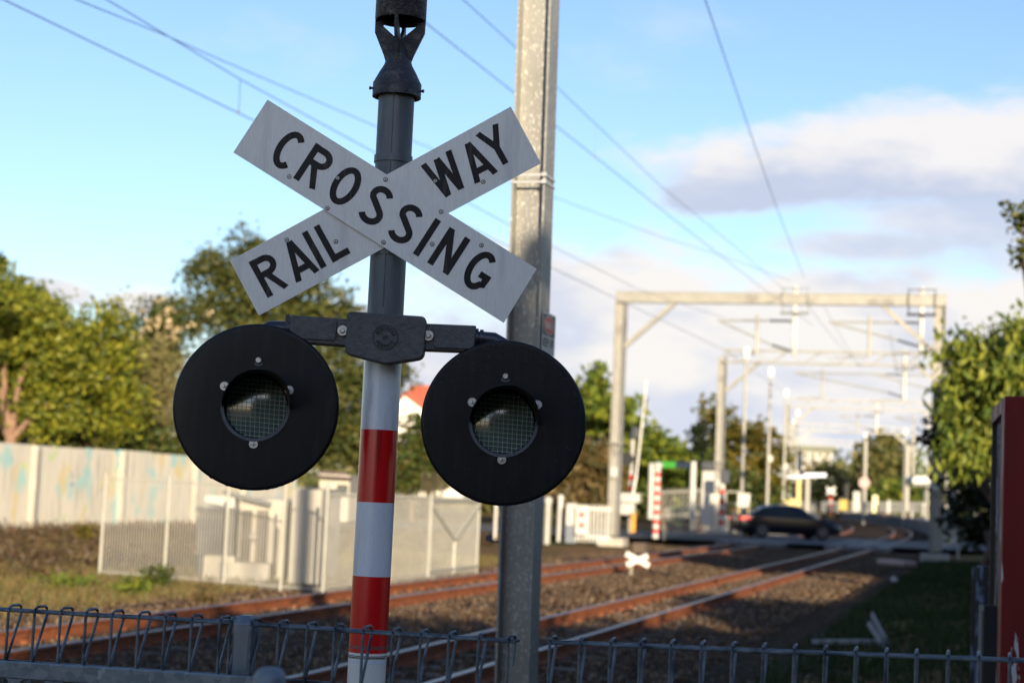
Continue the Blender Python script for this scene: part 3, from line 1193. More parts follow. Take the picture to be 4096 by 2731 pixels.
for pxs, lab, (xa, xb) in panels:
    pa = on_fence(pxs[0], top_y(pxs[0]))
    fen = thing('mesh_fence', lab, 'fence', Vector((pa.x, pa.y, GZ)), 'roll-top mesh fence along the footpath')
    for i, px in enumerate(pxs):
        p = on_fence(px, top_y(px))
        cut = (px == 2034)
        loop_bm(p, p.z, GZ + .02, cut=cut).build('loop_wire', galv_wire, fen, smooth=True)
    A, B = on_fence(xa, top_y(xa)), on_fence(xb, top_y(xb))
    for dz, dn in ((-.0125, .0085), (-.0125, .0555), (-.143, .0105), (-.33, -.004), (-.53, -.004), (-.73, -.004), (-.93, -.004), (-1.13, -.004), (-1.33, -.004)):
        aa, bb = A + fn * dn + Vector((0, 0, dz)), B + fn * dn + Vector((0, 0, dz))
        MB().tube([aa, (aa + bb) / 2 + Vector((0, 0, -.001)), bb], WR * 1.05, 8).build('line_wire', galv_wire, fen, smooth=True)

# capped square post
pp = on_fence(965, 2468) + fn * .03
post = thing('fence_post', 'galvanised square post with a domed cap between two mesh panels', 'post', Vector((pp.x, pp.y, GZ)))
ztop = at(965, 2458, pp.y).z
hw = .0245
ps = MB()
sec = rounded([(-hw, -hw), (hw, -hw), (hw, hw), (-hw, hw)], .007, 4)
ps.prism([Vector((pp.x, pp.y, GZ)) + fd * a + fn * b for a, b in sec], Vector((0, 0, ztop - .035 - GZ)))
post_m = surf('galvanised post steel', (.13, .155, .18), (.20, .225, .25), 14, .42, .45, .04, 90, stretch=(2, 2, .4), c3=(.27, .30, .33), s3=30, lo3=.6, hi3=.7)
ps.build('shaft', post_m, post, smooth=True)
cap = MB()
k = len(sec)
lv = ((1.07, -.045), (1.07, -.021), (1.03, -.018), (.64, -.001), (.56, 0.0))
for sc, dz in lv:
    for a, b in sec:
        cap.v.append(Vector((pp.x, pp.y, ztop + dz)) + fd * a * sc + fn * b * sc)
for i in range(len(lv) - 1):
    for j in range(k):
        a, b = i * k + j, i * k + (j + 1) % k
        cap.face((a, b, b + k, a + k))
cap.face([(len(lv) - 1) * k + j for j in range(k)])
cap.build('cap', post_m, post, smooth=False)

# galvanised barrier with flat bars at the lower left
BY0, BY1 = 4.36, 4.05
ba0, ba1 = at(-120, 2666, BY0 + .05), at(1090, 2746, BY1)
bar_d = (ba1 - ba0).normalized()
bar_h = Vector((bar_d.x, bar_d.y, 0)).normalized()
bar_n = Vector((bar_h.y, -bar_h.x, 0))
bt = thing('steel_barrier', 'galvanised barrier with a flat top rail and upright bars at the lower left corner', 'barrier', Vector((ba0.x, ba0.y, GZ)))
spang = surf('spangled barrier steel', (.15, .175, .20), (.22, .245, .27), 38, .5, .45, .1, 60, voronoi=True, lo=.2, hi=.8, c3=(.33, .36, .39), s3=17, lo3=.60, hi3=.66)
MB().bar(ba0, ba1, .012, .042).build('top_rail', spang, bt, bevel=.003)
for x in (-80, 78, 236, 392, 546, 694, 838, 980):
    t_ = (x + 120) / 1210
    p = ba0 + (ba1 - ba0) * t_
    bw = .017
    poly = [(-bw - .012, -.0215), (bw + .012, -.0215), (bw + .004, -.025), (bw, -.034), (bw, -1.25), (-bw, -1.25), (-bw, -.034), (-bw - .004, -.025)]
    MB().prism([p + bar_h * a + Vector((0, 0, b)) + bar_n * .005 for a, b in poly], bar_n * -.01).build('upright_bar', spang, bt)

# round capped post close to the camera
cpz = at(1083, 2668, 2.7)
rp = thing('round_post', 'out of focus round galvanised post with a domed cap at the bottom edge', 'post', Vector((cpz.x, cpz.y, GZ)))
r_ = 66 / F_PX * 2.7
o = Vector((cpz.x, cpz.y, 0))
MB().tube([o + Vector((0, 0, GZ)), o + Vector((0, 0, cpz.z - .03))], r_ * .9, 28).build('shaft', spang, rp, smooth=True)
MB().lathe([(r_, -.06), (r_, -.025), (r_ * .93, -.012), (r_ * .7, -.003), (r_ * .4, 0), (.0005, .001)], o + Vector((0, 0, cpz.z)), Vector((0, 0, 1)), 28).build('cap', spang, rp, smooth=True)
# ------------------------------------------------------------------ portals over the tracks
UPZ = Vector((0, 0, 1))


def frame_at(s):
    a, b = tp(-9, s), tp(-5, s)
    e = (b - a).normalized()
    return e, Vector((-e.y, e.x, 0))


def portal(s, lab, truss=False, detail=True, cx_off=-7.0, ztop=8.83, right=True, fine=True):
    e, f = frame_at(s)
    oL, oR = -13.3, -2.0
    L0, R0 = tp(oL, s, 0), tp(oR, s, 0)
    P = lambda o, z: tp(o, s, z)
    t = thing('overhead_line_portal', lab, 'portal', Vector((L0.x, L0.y, 0)), 'overhead line portals along the railway')
    ax = (e, f, UPZ)
    MW = .40 if fine else .27

    def mast(o):
        m = MB()
        for q in (-1, 1):
            m.box(P(o + q * (MW / 2 - .015), ztop / 2 + .03), (.03, .36, ztop - .26), ax=ax)
        m.box(P(o, ztop / 2 + .03), (MW - .06, .02, ztop - .26), ax=ax)
        ob = m.build('mast', portal_m, t)
        MB().box(P(o, -.08), (.95, .9, .36), ax=ax).build('footing', conc, t)
        if fine:
            mm = MB()
            mm.box(P(o, 2.45) - f * .21, (.26, .02, .36), ax=ax)
            mm.build('number_plate', white_p, ob)
            sb = MB()
            sb.box(P(o, 3.5), (MW + .12, .46, .05), ax=ax)
            sb.build('clamp', portal_m, ob)
    mast(oL)
    if right:
        mast(oR)
    if not truss:
        b = MB()
        for z in (ztop + .18, ztop - .18):
            b.bar(P(oL - MW / 2, z), P(oR + MW / 2, z), .30, .03)
        b.bar(P(oL - MW / 2, ztop), P(oR + MW / 2, ztop), .03, .33)
        b.bar(P(oL - MW / 2, ztop) - f * .11, P(oR + MW / 2, ztop) - f * .11, .02, .33)
        b.build('beam', portal_m, t)
    else:
        b = MB()
        for z in (ztop + .27, ztop - .33):
            for q in (-.25, .25):
                b.bar(P(oL, z) + f * q, P(oR, z) + f * q, .07, .07)
        n = 14
        for i in range(n):
            a0, a1 = oL + (oR - oL) * i / n, oL + (oR - oL) * (i + 1) / n
            for q in (-.25, .25):
                b.bar(P(a0, ztop - .33 if i % 2 else ztop + .27) + f * q, P(a1, ztop + .27 if i % 2 else ztop - .33) + f * q, .036)
        b.build('truss_beam', portal_m, t)
    for o, sg in ((oL, 1), (oR, -1)):
        if sg < 0 and not right:
            continue
        MB().bar(P(o + sg * .12, ztop - 1.85), P(o + sg * 1.95, ztop - .2), .16, .16).build('knee_brace', portal_m, t)
    if not detail:
        return t
    # drop posts with clamps, insulators and registration arms
    for od, oe, hh in ((cx_off, -9.75, 2.0), (-2.62, -5.8, 1.75)):
        dp = MB()
        dp.bar(P(od, ztop + .45), P(od, ztop - hh), .13, .13)
        dpo = dp.build('drop_post', portal_m, t)
        cl = MB()
        for q in (-.45, .45):
            cl.bar(P(od + q, ztop + .32) - f * .2, P(od + q, ztop - .52) - f * .2, .025, .025)
            cl.bar(P(od + q, ztop + .32) + f * .2, P(od + q, ztop - .52) + f * .2, .025, .025)
        cl.bar(P(od - .5, ztop + .36) - f * .2, P(od + .5, ztop + .36) - f * .2, .03, .03)
        cl.bar(P(od - .5, ztop - .52) - f * .2, P(od + .5, ztop - .52) - f * .2, .1, .09)
        cl.build('post_clamp', insul if od > -4 else galv_dark, dpo)
        za = ztop - .78
        ar = MB()
        ar.tube([P(od - .9, za), P(oe, za - .02)], .035, 8)
        ar.tube([P(od - .8, ztop - hh + .35), P(oe + .1, za - .05)], .035, 8)
        ar.tube([P(oe + 1.42, za + .22), P(oe + 1.42, za - 1.25)], .055, 8)
        ar.tube([P(oe + 1.42, za - 1.2), P(oe + .2, za - 1.28)], .02, 6)
        ar.build('registration_arm', portal_m, t)
        for pa, pb in ((P(od - .1, za), P(od - .9, za)), (P(od - .1, ztop - hh + .15), P(od - .8, ztop - hh + .35))):
            d_ = pb - pa
            pf = []
            for i in range(9):
                pf += [(.03, d_.length * i / 9), (.06, d_.length * (i + .4) / 9), (.03, d_.length * (i + .8) / 9)]
            MB().lathe(pf, pa, d_, 10).build('insulator', insul, t)
    return t


portal(60.7, 'large plain beam portal over both tracks, with its right leg in the tree')
portal(84.8, 'lattice truss portal beyond the road crossing', truss=True, cx_off=-4.4, right=True)
portal(125, 'pale portal seen under the lattice truss, third from the viewer', truss=True, fine=False)
portal(165, 'faint portal beside the platforms, fourth from the viewer', truss=True, fine=False, detail=False)
portal(205, 'faintest and farthest portal on the bend', truss=True, fine=False, detail=False)

# ------------------------------------------------------------------ overhead wires
def wire(pts, lab, r=.0085, droppers=(), ext=True, group='overhead wires'):
    P = [at(*p) for p in pts]
    if ext:
        P.insert(0, P[0] + (P[0] - P[1]) * .6)
    mb = MB().tube(P, r, 6)
    loc = P[0]
    t = thing('overhead_wire', lab, 'wire', loc, group)
    mb.build('wire', wire_m, t)
    for (x0, y0, Y0, x1, y1, Y1) in droppers:
        a, b = at(x0, y0, Y0), at(x1, y1, Y1)
        dd = MB().tube([a, b], .004, 5)
        dd.tube([b - Vector((0, 0, .03)), b + Vector((0, 0, .03))], .016, 6)
        dd.build('dropper', galv, t)
    return t


wire([(20, 2, 16.8), (1010, 480, 23.0), (2216, 1075, 38), (2897, 1400, 57)], 'lowest wire at the left, entering at the top left corner above the left trees', .0075)
wire([(428, 0, 17.5), (961, 318, 21), (1501, 612, 26), (2028, 895, 34), (2553, 1157, 46), (2897, 1272, 57)],
     'sagging wire from the top left crossing behind both boards and the column', .0065,
     droppers=((961, 318, 21, 955, 449, 22),))
wire([(308, 0, 17), (666, 144, 20), (877, 238, 22), (1501, 505, 30), (2235, 796, 42), (2648, 949, 50), (2878, 1018, 55), (3165, 1125, 59.8)],
     'upper left wire that runs over the boards to the middle of the portal beam', .0065)
wire([(1600, 10, 20), (1707, 96, 21), (2235, 513, 29), (2381, 628, 31), (2733, 907, 42), (3054, 1156, 56), (3250, 1300, 66)],
     'wire touching the bell housing and crossing behind the column', .0075)
wire([(1853, 0, 21), (2059, 187, 24), (2243, 364, 28), (2633, 735, 38), (2955, 999, 50), (3150, 1170, 60)],
     'wire that starts at the top between bell housing and column', .0065, droppers=((2383, 500, 31, 2381, 628, 31),))
wire([(2821, 0, 20), (3000, 528, 29), (3110, 840, 40), (3215, 1108, 59)], 'steep single wire right of the column, falling to the portal top', .0075)
for i, (a, b) in enumerate((((3225, 1215, 60), (3410, 1440, 84)), ((3290, 1215, 60), (3440, 1470, 84)), ((2905, 1400, 60), (3130, 1560, 100)), ((3560, 1330, 58), (3600, 1560, 100)))):
    wire([a, ((a[0] + b[0]) / 2, (a[1] + b[1]) / 2 + 6, (a[2] + b[2]) / 2), b],
         ('left of the two steep wires hanging under the portal beam', 'right of the two steep wires hanging under the portal beam',
          'low wire from the first portal towards the lamp posts', 'faint wire below the right end of the portal beam')[i], .008, ext=False)

# ------------------------------------------------------------------ lamp posts of the station
lpp = thing('lamp_post', 'nearest pale station lamp post, next to the lattice portal leg', 'lamp post', Vector((0, 0, 0)), 'station lamp posts')
MB().tube([(0, 0, -.2), (0, 0, 4), (0, 0, 8.2)], [.10, .085, .06], 12).build('pole', cream, lpp, smooth=True)
MB().box((0.1, 0, 3.9), (.24, .2, .3)).build('control_box', cream, lpp)
lh = MB().lathe([(.02, 0), (.13, .02), (.15, .2), (.15, .42), (.08, .5), (.001, .5)], (0, 0, 8.2), UPZ, 14)
lh.build('lamp_head', surf('bright lamp cover', (.82, .82, .8), (.8, .8, .78), 3, .12, 0, coat=1), lpp, smooth=True)
spots = [(2975, 1750, 79, None), (3075, 1780, 90, 'second lamp post, standing alone before the truss'), (3138, 1800, 107, 'third lamp post, near the yellow shelter'),
         (3185, 1830, 130, 'fourth lamp post, behind the shelter roof'), (3172, 1850, 146, 'faint lamp post left of the far roof'),
         (3458, 1880, 166, 'far lamp post by the round sign'), (3618, 1880, 154, 'right lamp post beside a pale post'),
         (3712, 1850, 142, 'rightmost lamp post, above the white canopy')]
for i, (px, py, Y, lab) in enumerate(spots):
    p = at(px, py, Y)
    if i == 0:
        lpp.location = (p.x, p.y, 0)
        ORG[lpp.name] = Vector((p.x, p.y, 0))
    else:
        copy_tree(lpp, (p.x, p.y, 0), 0, lab)


def post(name, lab, cat, px, py0, py1, Y, wpx, mats, bands=None, cap=None, group=None):
    """upright round post between two photo rows; bands is a list of (row, material) boundaries from the top"""
    a, b = at(px, py0, Y), at(px, py1, Y)
    r = wpx / 2 / F_PX * Y
    zb = b.z
    t = thing(name, lab, cat, Vector((b.x, b.y, zb)), group)
    if bands:
        n = bands
        h = (a.z - zb) / n
        for i in range(n):
            MB().tube([(b.x, b.y, zb + h * i), (b.x, b.y, zb + h * (i + 1))], r, 14, caps=True).build('red_band' if i % 2 else 'white_band', mats[i % 2], t, smooth=True)
    else:
        MB().tube([(b.x, b.y, zb), (b.x, b.y, a.z)], r, 14).build('shaft', mats[0], t, smooth=True)
    if cap:
        MB().lathe([(r * .9, -.02), (r * cap, .03), (r * cap, .12), (r * .6, .2), (.001, .22)], (b.x, b.y, a.z), UPZ, 14).build('cap', white_p, t, smooth=True)
    return t


def boxthing(name, lab, cat, x0, y0, x1, y1, Y, depth, mat, group=None, rz=-.28, extra=None):
    """box shaped thing that fills a photo rectangle at distance Y"""
    c, a = at((x0 + x1) / 2, y1, Y), at((x0 + x1) / 2, y0, Y)
    wd = abs(x1 - x0) / F_PX * Y
    h = a.z - c.z
    t = thing(name, lab, cat, c, group)
    MB().box(c + Vector((0, depth / 2, h / 2)), (wd, depth, h), rz=rz).build('body', mat, t, bevel=.02)
    return t


# ------------------------------------------------------------------ things round the road crossing
post('striped_post', 'red and white striped post with a white ball on top, before the green sign', 'post', 2621, 1868, 2152, 66, 27, (white_p, red_p), bands=15, cap=1.5)
s2 = post('striped_post', 'red and white striped signal post in front of the lattice portal leg', 'post', 2884, 1935, 2120, 68, 23, (white_p, red_p), bands=9)
MB().box(at(2900, 1905, 68), (.36, .2, .5), rz=-.28).build('signal_head', dark_p, s2)

# raised boom barrier
bp = at(2520, 2130, 64)
boom = thing('boom_barrier', 'level crossing boom barrier standing raised beside the left leg of the big portal', 'boom barrier', bp)
MB().tube([bp, at(2532, 1722, 64)], .10, 12).build('mast', cream, boom, smooth=True)
for i in range(4):
    MB().tube([at(2524 + i * 1, 1965 - i * 22, 64), at(2525 + i, 1943 - i * 22, 64)], .112, 12).build('band', white_p if i % 2 else red_p, boom, smooth=True)
MB().bar(at(2520, 2040, 63.4), at(2545, 1900, 63.4), .20, .08).bar(at(2545, 1900, 63.4), at(2570, 1680, 63.4), .15, .06).bar(at(2570, 1680, 63.4), at(2585, 1520, 63.4), .10, .05).build('boom', white_p, boom)
MB().box(at(2515, 1990, 63.5), (.85, .5, .35), rz=-.28).box(at(2510, 2035, 63.5), (.55, .4, .42), rz=-.28).build('counterweight', white_p, boom, bevel=.03)
lx = at(2507, 1835, 63.6)
ld = MB().lathe([(.001, 0), (.25, 0), (.25, .05), (.12, .08), (.12, .3), (.001, .3)], lx, Vector((.28, 1, 0)), 20).build('signal_lamp', hoodm, boom, smooth=True)
MB().box(at(2541, 1730, 63.8), (.26, .2, .42), rz=-.28).build('bell', dark_p, boom, bevel=.03)
post('marker_post', 'short orange post at the foot of the boom barrier', 'post', 2531, 2050, 2128, 62.5, 22, (orange_p,))

# station sign across two white posts
sa, sb_ = at(2602, 2055, 70), at(2768, 2045, 70)
ssn = thing('station_sign', 'long green and dark blue sign between two white posts', 'sign', (sa + sb_) / 2)
for px, y0, y1 in ((2602, 1852, 2075), (2768, 1845, 2075)):
    MB().tube([at(px, y1, 70), at(px + 6, y0, 70)], .13, 12).build('post', white_p, ssn, smooth=True)
MB().bar(at(2640, 1858, 69.8), at(2702, 1858, 69.8), .06, .26).build('green_panel', green_p, ssn)
MB().bar(at(2702, 1858, 69.8), at(2764, 1859, 69.8), .06, .24).build('dark_panel', navy, ssn)

cab = boxthing('control_cabinet', 'tall white cabinet with a dark grey top, right of the green sign', 'cabinet', 2808, 1882, 2856, 2100, 70, .45, white_p)
MB().box(at(2832, 1862, 70), (.50, .4, .32), rz=-.28).build('top_unit', dark_p, cab, bevel=.02)
boxthing('control_cabinet', 'low cream cabinet beside the striped signal post', 'cabinet', 2845, 1975, 2885, 2120, 70, .45, surf('cream paint', (.62, .54, .42), (.55, .48, .38), 3, .5))
boxthing('equipment_box', 'small white box on a grey pedestal near two white posts', 'box', 2268, 2012, 2304, 2102, 60, .4, white_p)
boxthing('pedestal', 'grey pedestal under the small white box', 'pedestal', 2266, 2103, 2306, 2172, 60, .5, surf('grey blue paint', (.16, .18, .21), (.13, .15, .18), 3, .5))

post('bollard', 'thick white post just right of the galvanised column', 'post', 2186, 2010, 2176, 58, 28, (cream,), cap=1.15)
post('bollard', 'slim white post, second right of the galvanised column', 'post', 2236, 2000, 2166, 61, 23, (white_p,), cap=1.1)
post('bollard', 'white post just left of the galvanised column, half hidden by it', 'post', 1978, 2010, 2170, 58, 14, (white_p,))


def picket(lab, pts, n, h, name='picket_fence', mat=None, rails=(.15, .9), w=.055, group='white picket fences at the crossing'):
    """pickets between world points given as (px, py, Y) on the ground line"""
    P = [at(*p) for p in pts]
    t = thing(name, lab, 'fence', P[0], group)
    mat = mat or white_p
    segs = list(zip(P, P[1:]))
    tot = sum((b - a).length for a, b in segs)
    k = MB()
    for a, b in segs:
        m = max(2, round(n * (b - a).length / tot))
        for i in range(m):
            p = a + (b - a) * (i / m)
            k.box(p + Vector((0, 0, h / 2)), (w, .03, h), rz=math.atan2((b - a).y, (b - a).x))
    k.build('pickets', mat, t)
    for a, b in segs:
        for z in rails:
            MB().bar(a + UPZ * h * z + Vector((.01, .03, 0)), b + UPZ * h * z + Vector((.01, .03, 0)), .04, .07).build('rail', mat, t)
    return t


pf = picket('white picket gate with a red two-dot warning plate, left of the big portal leg', [(2305, 2165, 60), (2440, 2172, 60)], 9, 1.3)
wp_ = MB().box(at(2327, 2080, 59.7), (.42, .04, .98), rz=-.1).build('warning_plate', white_p, pf)
for y in (2057, 2099):
    MB().lathe([(.001, .0), (.115, 0), (.115, .02), (.001, .02)], at(2327, y, 59.66), FRONT, 18).build('red_disc', red_p, wp_)
picket('white picket fence between the striped post and the dark car', [(2655, 2160, 66), (2730, 2150, 70), (2812, 2132, 73)], 14, 1.25, mat=cream)
picket('tall white picket fence under the green and dark sign', [(2640, 2080, 80), (2815, 2070, 82)], 11, 1.45, mat=cream)
picket('pale picket fence right of the railway, running off behind the right portal leg',
       [(3795, 2192, 58), (3830, 2178, 64), (3870, 2150, 76), (3908, 2122, 100)], 26, 1.35, w=.07)
post('bollard', 'white post left of the shaded portal leg', 'post', 3729, 2036, 2188, 60, 17, (white_p,), group=None)
post('bollard', 'white post right of the shaded portal leg', 'post', 3777, 2036, 2186, 60, 19, (white_p,), group=None)
post('bollard', 'thin grey stake in the shaded grass at the right', 'stake', 3834, 2150, 2232, 50, 11, (galv,))

# pedestrian maze rails and the white notice by the car
nt_ = at(2975, 2045, 74)
noti = thing('notice_board', 'blank white square notice on a yellow legged stand behind the car', 'sign', at(2975, 2100, 74))
MB().box(at(2975, 2000, 74), (.54, .04, .62), rz=-.2).build('panel', white_p, noti, bevel=.03)
for dx in (-.2, .2):
    p = at(2975, 2010, 74.06)
    MB().bar(Vector((p.x + dx, p.y, 0)), Vector((p.x + dx, p.y, p.z)), .05).build('leg', yellow_p, noti)
mz = thing('hand_rail', 'pale tubular hand rail between the striped signal post and the white notice', 'railing', at(2925, 2080, 76))
for y in (1965, 2012):
    MB().tube([at(2900, y, 76), at(2958, y + 2, 76)], .035, 8).build('rail', cream, mz)
for x in (2903, 2955):
    MB().tube([at(x, 2110, 76), at(x, 1963, 76)], .04, 8).build('upright', cream, mz)

# low white cross on a stub post beside the tracks
YX = 38.5
xb = at(2520, 2312, YX)
wx = thing('whistle_cross', 'little white X board on a stub of a post between the two tracks', 'marker', xb)
MB().bar(xb - Vector((0, 0, .05)), at(2526, 2262, YX), .10, .07).build('stub', surf('grey timber', (.22, .19, .15), (.17, .145, .115), 6, .8), wx)
MB().bar(at(2503, 2212, YX - .05), at(2596, 2262, YX - .05), .03, .125).build('cross_board', white_p, wx)
MB().bar(at(2506, 2258, YX - .09), at(2592, 2222, YX - .09), .03, .12).build('cross_board', white_p, wx)
boxthing('concrete_block', 'weathered concrete block behind the little white X board', 'block', 2540, 2170, 2592, 2212, 47, .5, conc_d)

# ------------------------------------------------------------------ the dark car on the crossing
cc_ = at(3142, 2146, 74.5)
car = thing('parked_car', 'dark blue sedan with red tail lights driving over the crossing', 'car', Vector((cc_.x, cc_.y, .08)))
car.name = 'sedan_car'
ORG[car.name] = Vector((cc_.x, cc_.y, .08))
hv = RD
sv = Vector((-hv.y, hv.x, 0))


def CP(x, y, z):
    return Vector((cc_.x, cc_.y, .08)) + hv * x + sv * y + UPZ * z


# cross sections: x, half width low, half width at the waist, sill z, waist z
body_sec = [(-2.32, .58, .66, .42, .90), (-2.26, .78, .80, .30, .98), (-1.95, .84, .86, .22, 1.02), (-1.3, .87, .90, .20, 1.01), (-.4, .88, .91, .19, .97), (.5, .88, .91, .19, .95),
            (1.2, .87, .89, .20, .90), (1.8, .83, .84, .22, .80), (2.2, .70, .70, .28, .68), (2.34, .50, .50, .36, .58)]
bm_ = MB()
k = 10
for x, wl_, ww, zs, zw in body_sec:
    ring = [(-wl_ * .9, zs), (-wl_, zs + .1), (-ww - .01, (zs + zw) / 2), (-ww, zw - .08), (-ww * .9, zw), (ww * .9, zw), (ww, zw - .08), (ww + .01, (zs + zw) / 2), (wl_, zs + .1), (wl_ * .9, zs)]
    for y, z in ring:
        bm_.v.append(CP(x, y, z))
for i in range(len(body_sec) - 1):
    for j in range(k):
        a, b = i * k + j, i * k + (j + 1) % k
        bm_.face((a, b, b + k, a + k))
bm_.face(list(range(k))[::-1])
bm_.face(list(range((len(body_sec) - 1) * k, len(body_sec) * k)))
carp = surf('dark blue car paint', (.0035, .005, .010), (.003, .004, .008), 2, .3, 0, coat=.35, spec=.35)
bdy = bm_.build('body', carp, car, smooth=True)
cab_sec = [(-1.75, .74, 1.0, .70, 1.03), (-1.25, .80, .99, .64, 1.30), (-.75, .82, .97, .61, 1.42), (-.1, .82, .95, .60, 1.45), (.45, .82, .94, .59, 1.39), (1.15, .78, .89, .68, .93)]
cbm = MB()
for x, wb, zb, wt, zt in cab_sec:
    for y, z in ((-wb, zb), (-wt, zt - .03), (-wt * .88, zt), (wt * .88, zt), (wt, zt - .03), (wb, zb)):
        cbm.v.append(CP(x, y, z))
for i in range(len(cab_sec) - 1):
    for j in range(5):
        a, b = i * 6 + j, i * 6 + j + 1
        cbm.face((a, b, b + 6, a + 6), 1 if j in (0, 4) or (i in (0, 4)) else 0)
cbm.build('cabin', [carp, surf('car glass', (.012, .016, .018), (.01, .013, .015), 2, .1, 0, spec=.4)], car, smooth=True)
for x in (-1.38, 1.36):
    for y in (-.78, .78):
        sg = -1 if y < 0 else 1
        wh = MB().lathe([(.001, .0), (.30, 0), (.325, .03), (.325, .17), (.30, .2), (.001, .2)], CP(x, y - sg * .06, .325), sv * sg, 24).build('wheel', surf('tyre rubber', (.012, .012, .013), (.015, .015, .015), 9, .8), car, smooth=True)
        MB().lathe([(.001, .205), (.06, .215), (.20, .205), (.215, .19)], CP(x, y - sg * .06, .325), sv * sg, 18).build('rim', dark_p, wh, smooth=True)
tl = bpy.data.materials.new('tail light red')
nt, N, L = nodes_of(tl)
N['Principled BSDF'].inputs['Base Color'].default_value = (.5, .01, .01, 1)
N['Principled BSDF'].inputs['Emission Color'].default_value = (1, .03, .02, 1)
N['Principled BSDF'].inputs['Emission Strength'].default_value = .22
for y in (-.62, .62):
    sg = -1 if y < 0 else 1
    p = [CP(-2.31, y + sg * .06, .74), CP(-2.27, y + sg * .2, .75), CP(-2.27, y + sg * .2, .86), CP(-2.31, y + sg * .06, .86)]
    MB().prism(p, -hv * .03).prism([CP(-2.28, sg * .80, .74), CP(-1.9, sg * .885, .78), CP(-1.9, sg * .885, .88), CP(-2.28, sg * .80, .88)], sv * sg * .02).build('tail_light', tl, car)
MB().box(CP(-2.36, 0, .76), (.02, .36, .12), ax=(hv, sv, UPZ)).build('number_plate', cream, car)
for sg in (-1, 1):
    MB().box(CP(.72, sg * .98, 1.0), (.14, .2, .12), ax=(hv, sv, UPZ)).build('wing_mirror', carp, car, bevel=.03)

# ------------------------------------------------------------------ station beyond the road
plat = MB()
for o0, o1, s0, s1 in ((-3.3, .6, 92, 220), (-16.5, -11.0, 96, 220)):
    n = 16
    for i in range(n):
        a, b = s0 + (s1 - s0) * i / n, s0 + (s1 - s0) * (i + 1) / n
        plat.hexa([tp(o0, a, -.2), tp(o1, a, -.2), tp(o1, b, -.2), tp(o0, b, -.2), tp(o0, a, .75), tp(o1, a, .75), tp(o1, b, .75), tp(o0, b, .75)])
plat_m = surf('platform surface', (.09, .092, .10), (.07, .072, .08), .8, .8)
tag(plat.build('platform_pavement', plat_m, loc=(0, 0, 0)), kind='structure')

YS = 118
sh = thing('platform_shelter', 'yellow framed platform shelter with dark glass and an overhanging pale roof', 'shelter', at(3130, 2045, YS))


def SH(px, py, dy=0):
    return at(px, py, YS + dy)


yl = MB()
for x in (3078, 3112, 3192):
    for dy in (0, 1.8):
        yl.bar(SH(x, 2075, dy), SH(x + 2, 1910, dy), .38, .3)
yl.bar(SH(3078, 2020), SH(3195, 2020), .12, .9).bar(SH(3078, 2022, 1.8), SH(3195, 2022, 1.8), .12, .5)
yl.build('yellow_frame', yellow_p, sh)
MB().box(SH(3150, 1965, 1.0), (1.25, .06, 1.5)).box(SH(3095, 1965, .9), (.5, .05, 1.4)).build('glass_panel', surf('pale glass', (.22, .30, .27), (.15, .2, .19), .8, .15), sh)
MB().bar(SH(3066, 1912, .9), SH(3215, 1906, .9), 2.6, .16).bar(SH(3205, 1900, .9), SH(3292, 1900, .9), 2.4, .28).build('roof', surf('pale blue roof', (.50, .54, .66), (.44, .48, .6), 2, .4), sh)
MB().bar(SH(3112, 1922, .2), SH(3210, 1918, .2), .2, .30).build('fascia', dark_p, sh)
MB().tube([SH(3227, 2060), SH(3230, 1905)], .19, 12).build('column', cream, sh)

xs_ = thing('crossing_sign', 'far white crossbuck on a red and white post right of the yellow shelter', 'sign', at(3320, 2060, 150))
MB().bar(at(3304, 1948, 149.9), at(3341, 1976, 149.9), .05, .24).build('cross_board', white_p, xs_)
MB().bar(at(3304, 1976, 149.8), at(3341, 1948, 149.8), .05, .24).build('cross_board', white_p, xs_)
for i in range(5):
    MB().tube([at(3322, 2055 - i * 14, 150), at(3322, 2041 - i * 14, 150)], .15, 10).build('band', white_p if i % 2 else red_p, xs_)
post('bollard', 'far brownish post with a yellow base on the platform end', 'post', 3383, 1932, 2040, 140, 14, (surf('brown post', (.33, .27, .2), (.28, .23, .18), 3, .6),))
boxthing('platform_box', 'far yellow and grey box at the foot of the brownish post', 'box', 3362, 1998, 3404, 2040, 139, .8, yellow_p)
boxthing('ticket_machine', 'far tall white box left of the round sign mast', 'cabinet', 3416, 1965, 3442, 2046, 140, .6, white_p)
rs_ = post('sign_post', 'far post carrying a pale pink round sign', 'sign', 3456, 1760, 2046, 141, 15, (cream,))
MB().lathe([(.001, 0), (.46, 0), (.46, .06), (.001, .06)], at(3457, 1930, 140.6), FRONT, 20).build('round_sign', surf('pink sign', (.34, .21, .19), (.3, .19, .17), 3, .5), rs_)
boxthing('platform_box', 'far white box with a yellow lower half on the platform', 'box', 3492, 1980, 3513, 2050, 138, .5, surf('white yellow', (.74, .68, .42), (.70, .62, .3), 2, .5))
post('bollard', 'far short white post left of the tall platform pair', 'post', 3552, 2000, 2052, 136, 16, (white_p,))
post('platform_mast', 'tall pale pair of masts on the far platform under the right lamp', 'mast', 3625, 1780, 2045, 136, 20, (cream,))
cn = thing('platform_canopy', 'white curved platform canopy at the right, half behind the shaded portal leg', 'shelter', at(3690, 2050, 112))
MB().bar(at(3634, 1922, 112), at(3752, 1922, 112), 2.2, .42).bar(at(3645, 1908, 112), at(3745, 1908, 112), 1.7, .2).build('roof', white_p, cn, bevel=.06)
MB().bar(at(3640, 1940, 112), at(3748, 1940, 112), 2.0, .12).build('soffit', dark_p, cn)
for x in (3700, 3738):
    MB().tube([at(x, 2070, 112.4), at(x, 1940, 112.4)], .10, 8).build('column', dark_p, cn)
post('bollard', 'slim post with a round pale head in front of the white canopy', 'post', 3691, 2022, 2065, 105, 12, (cream,), cap=1.6)
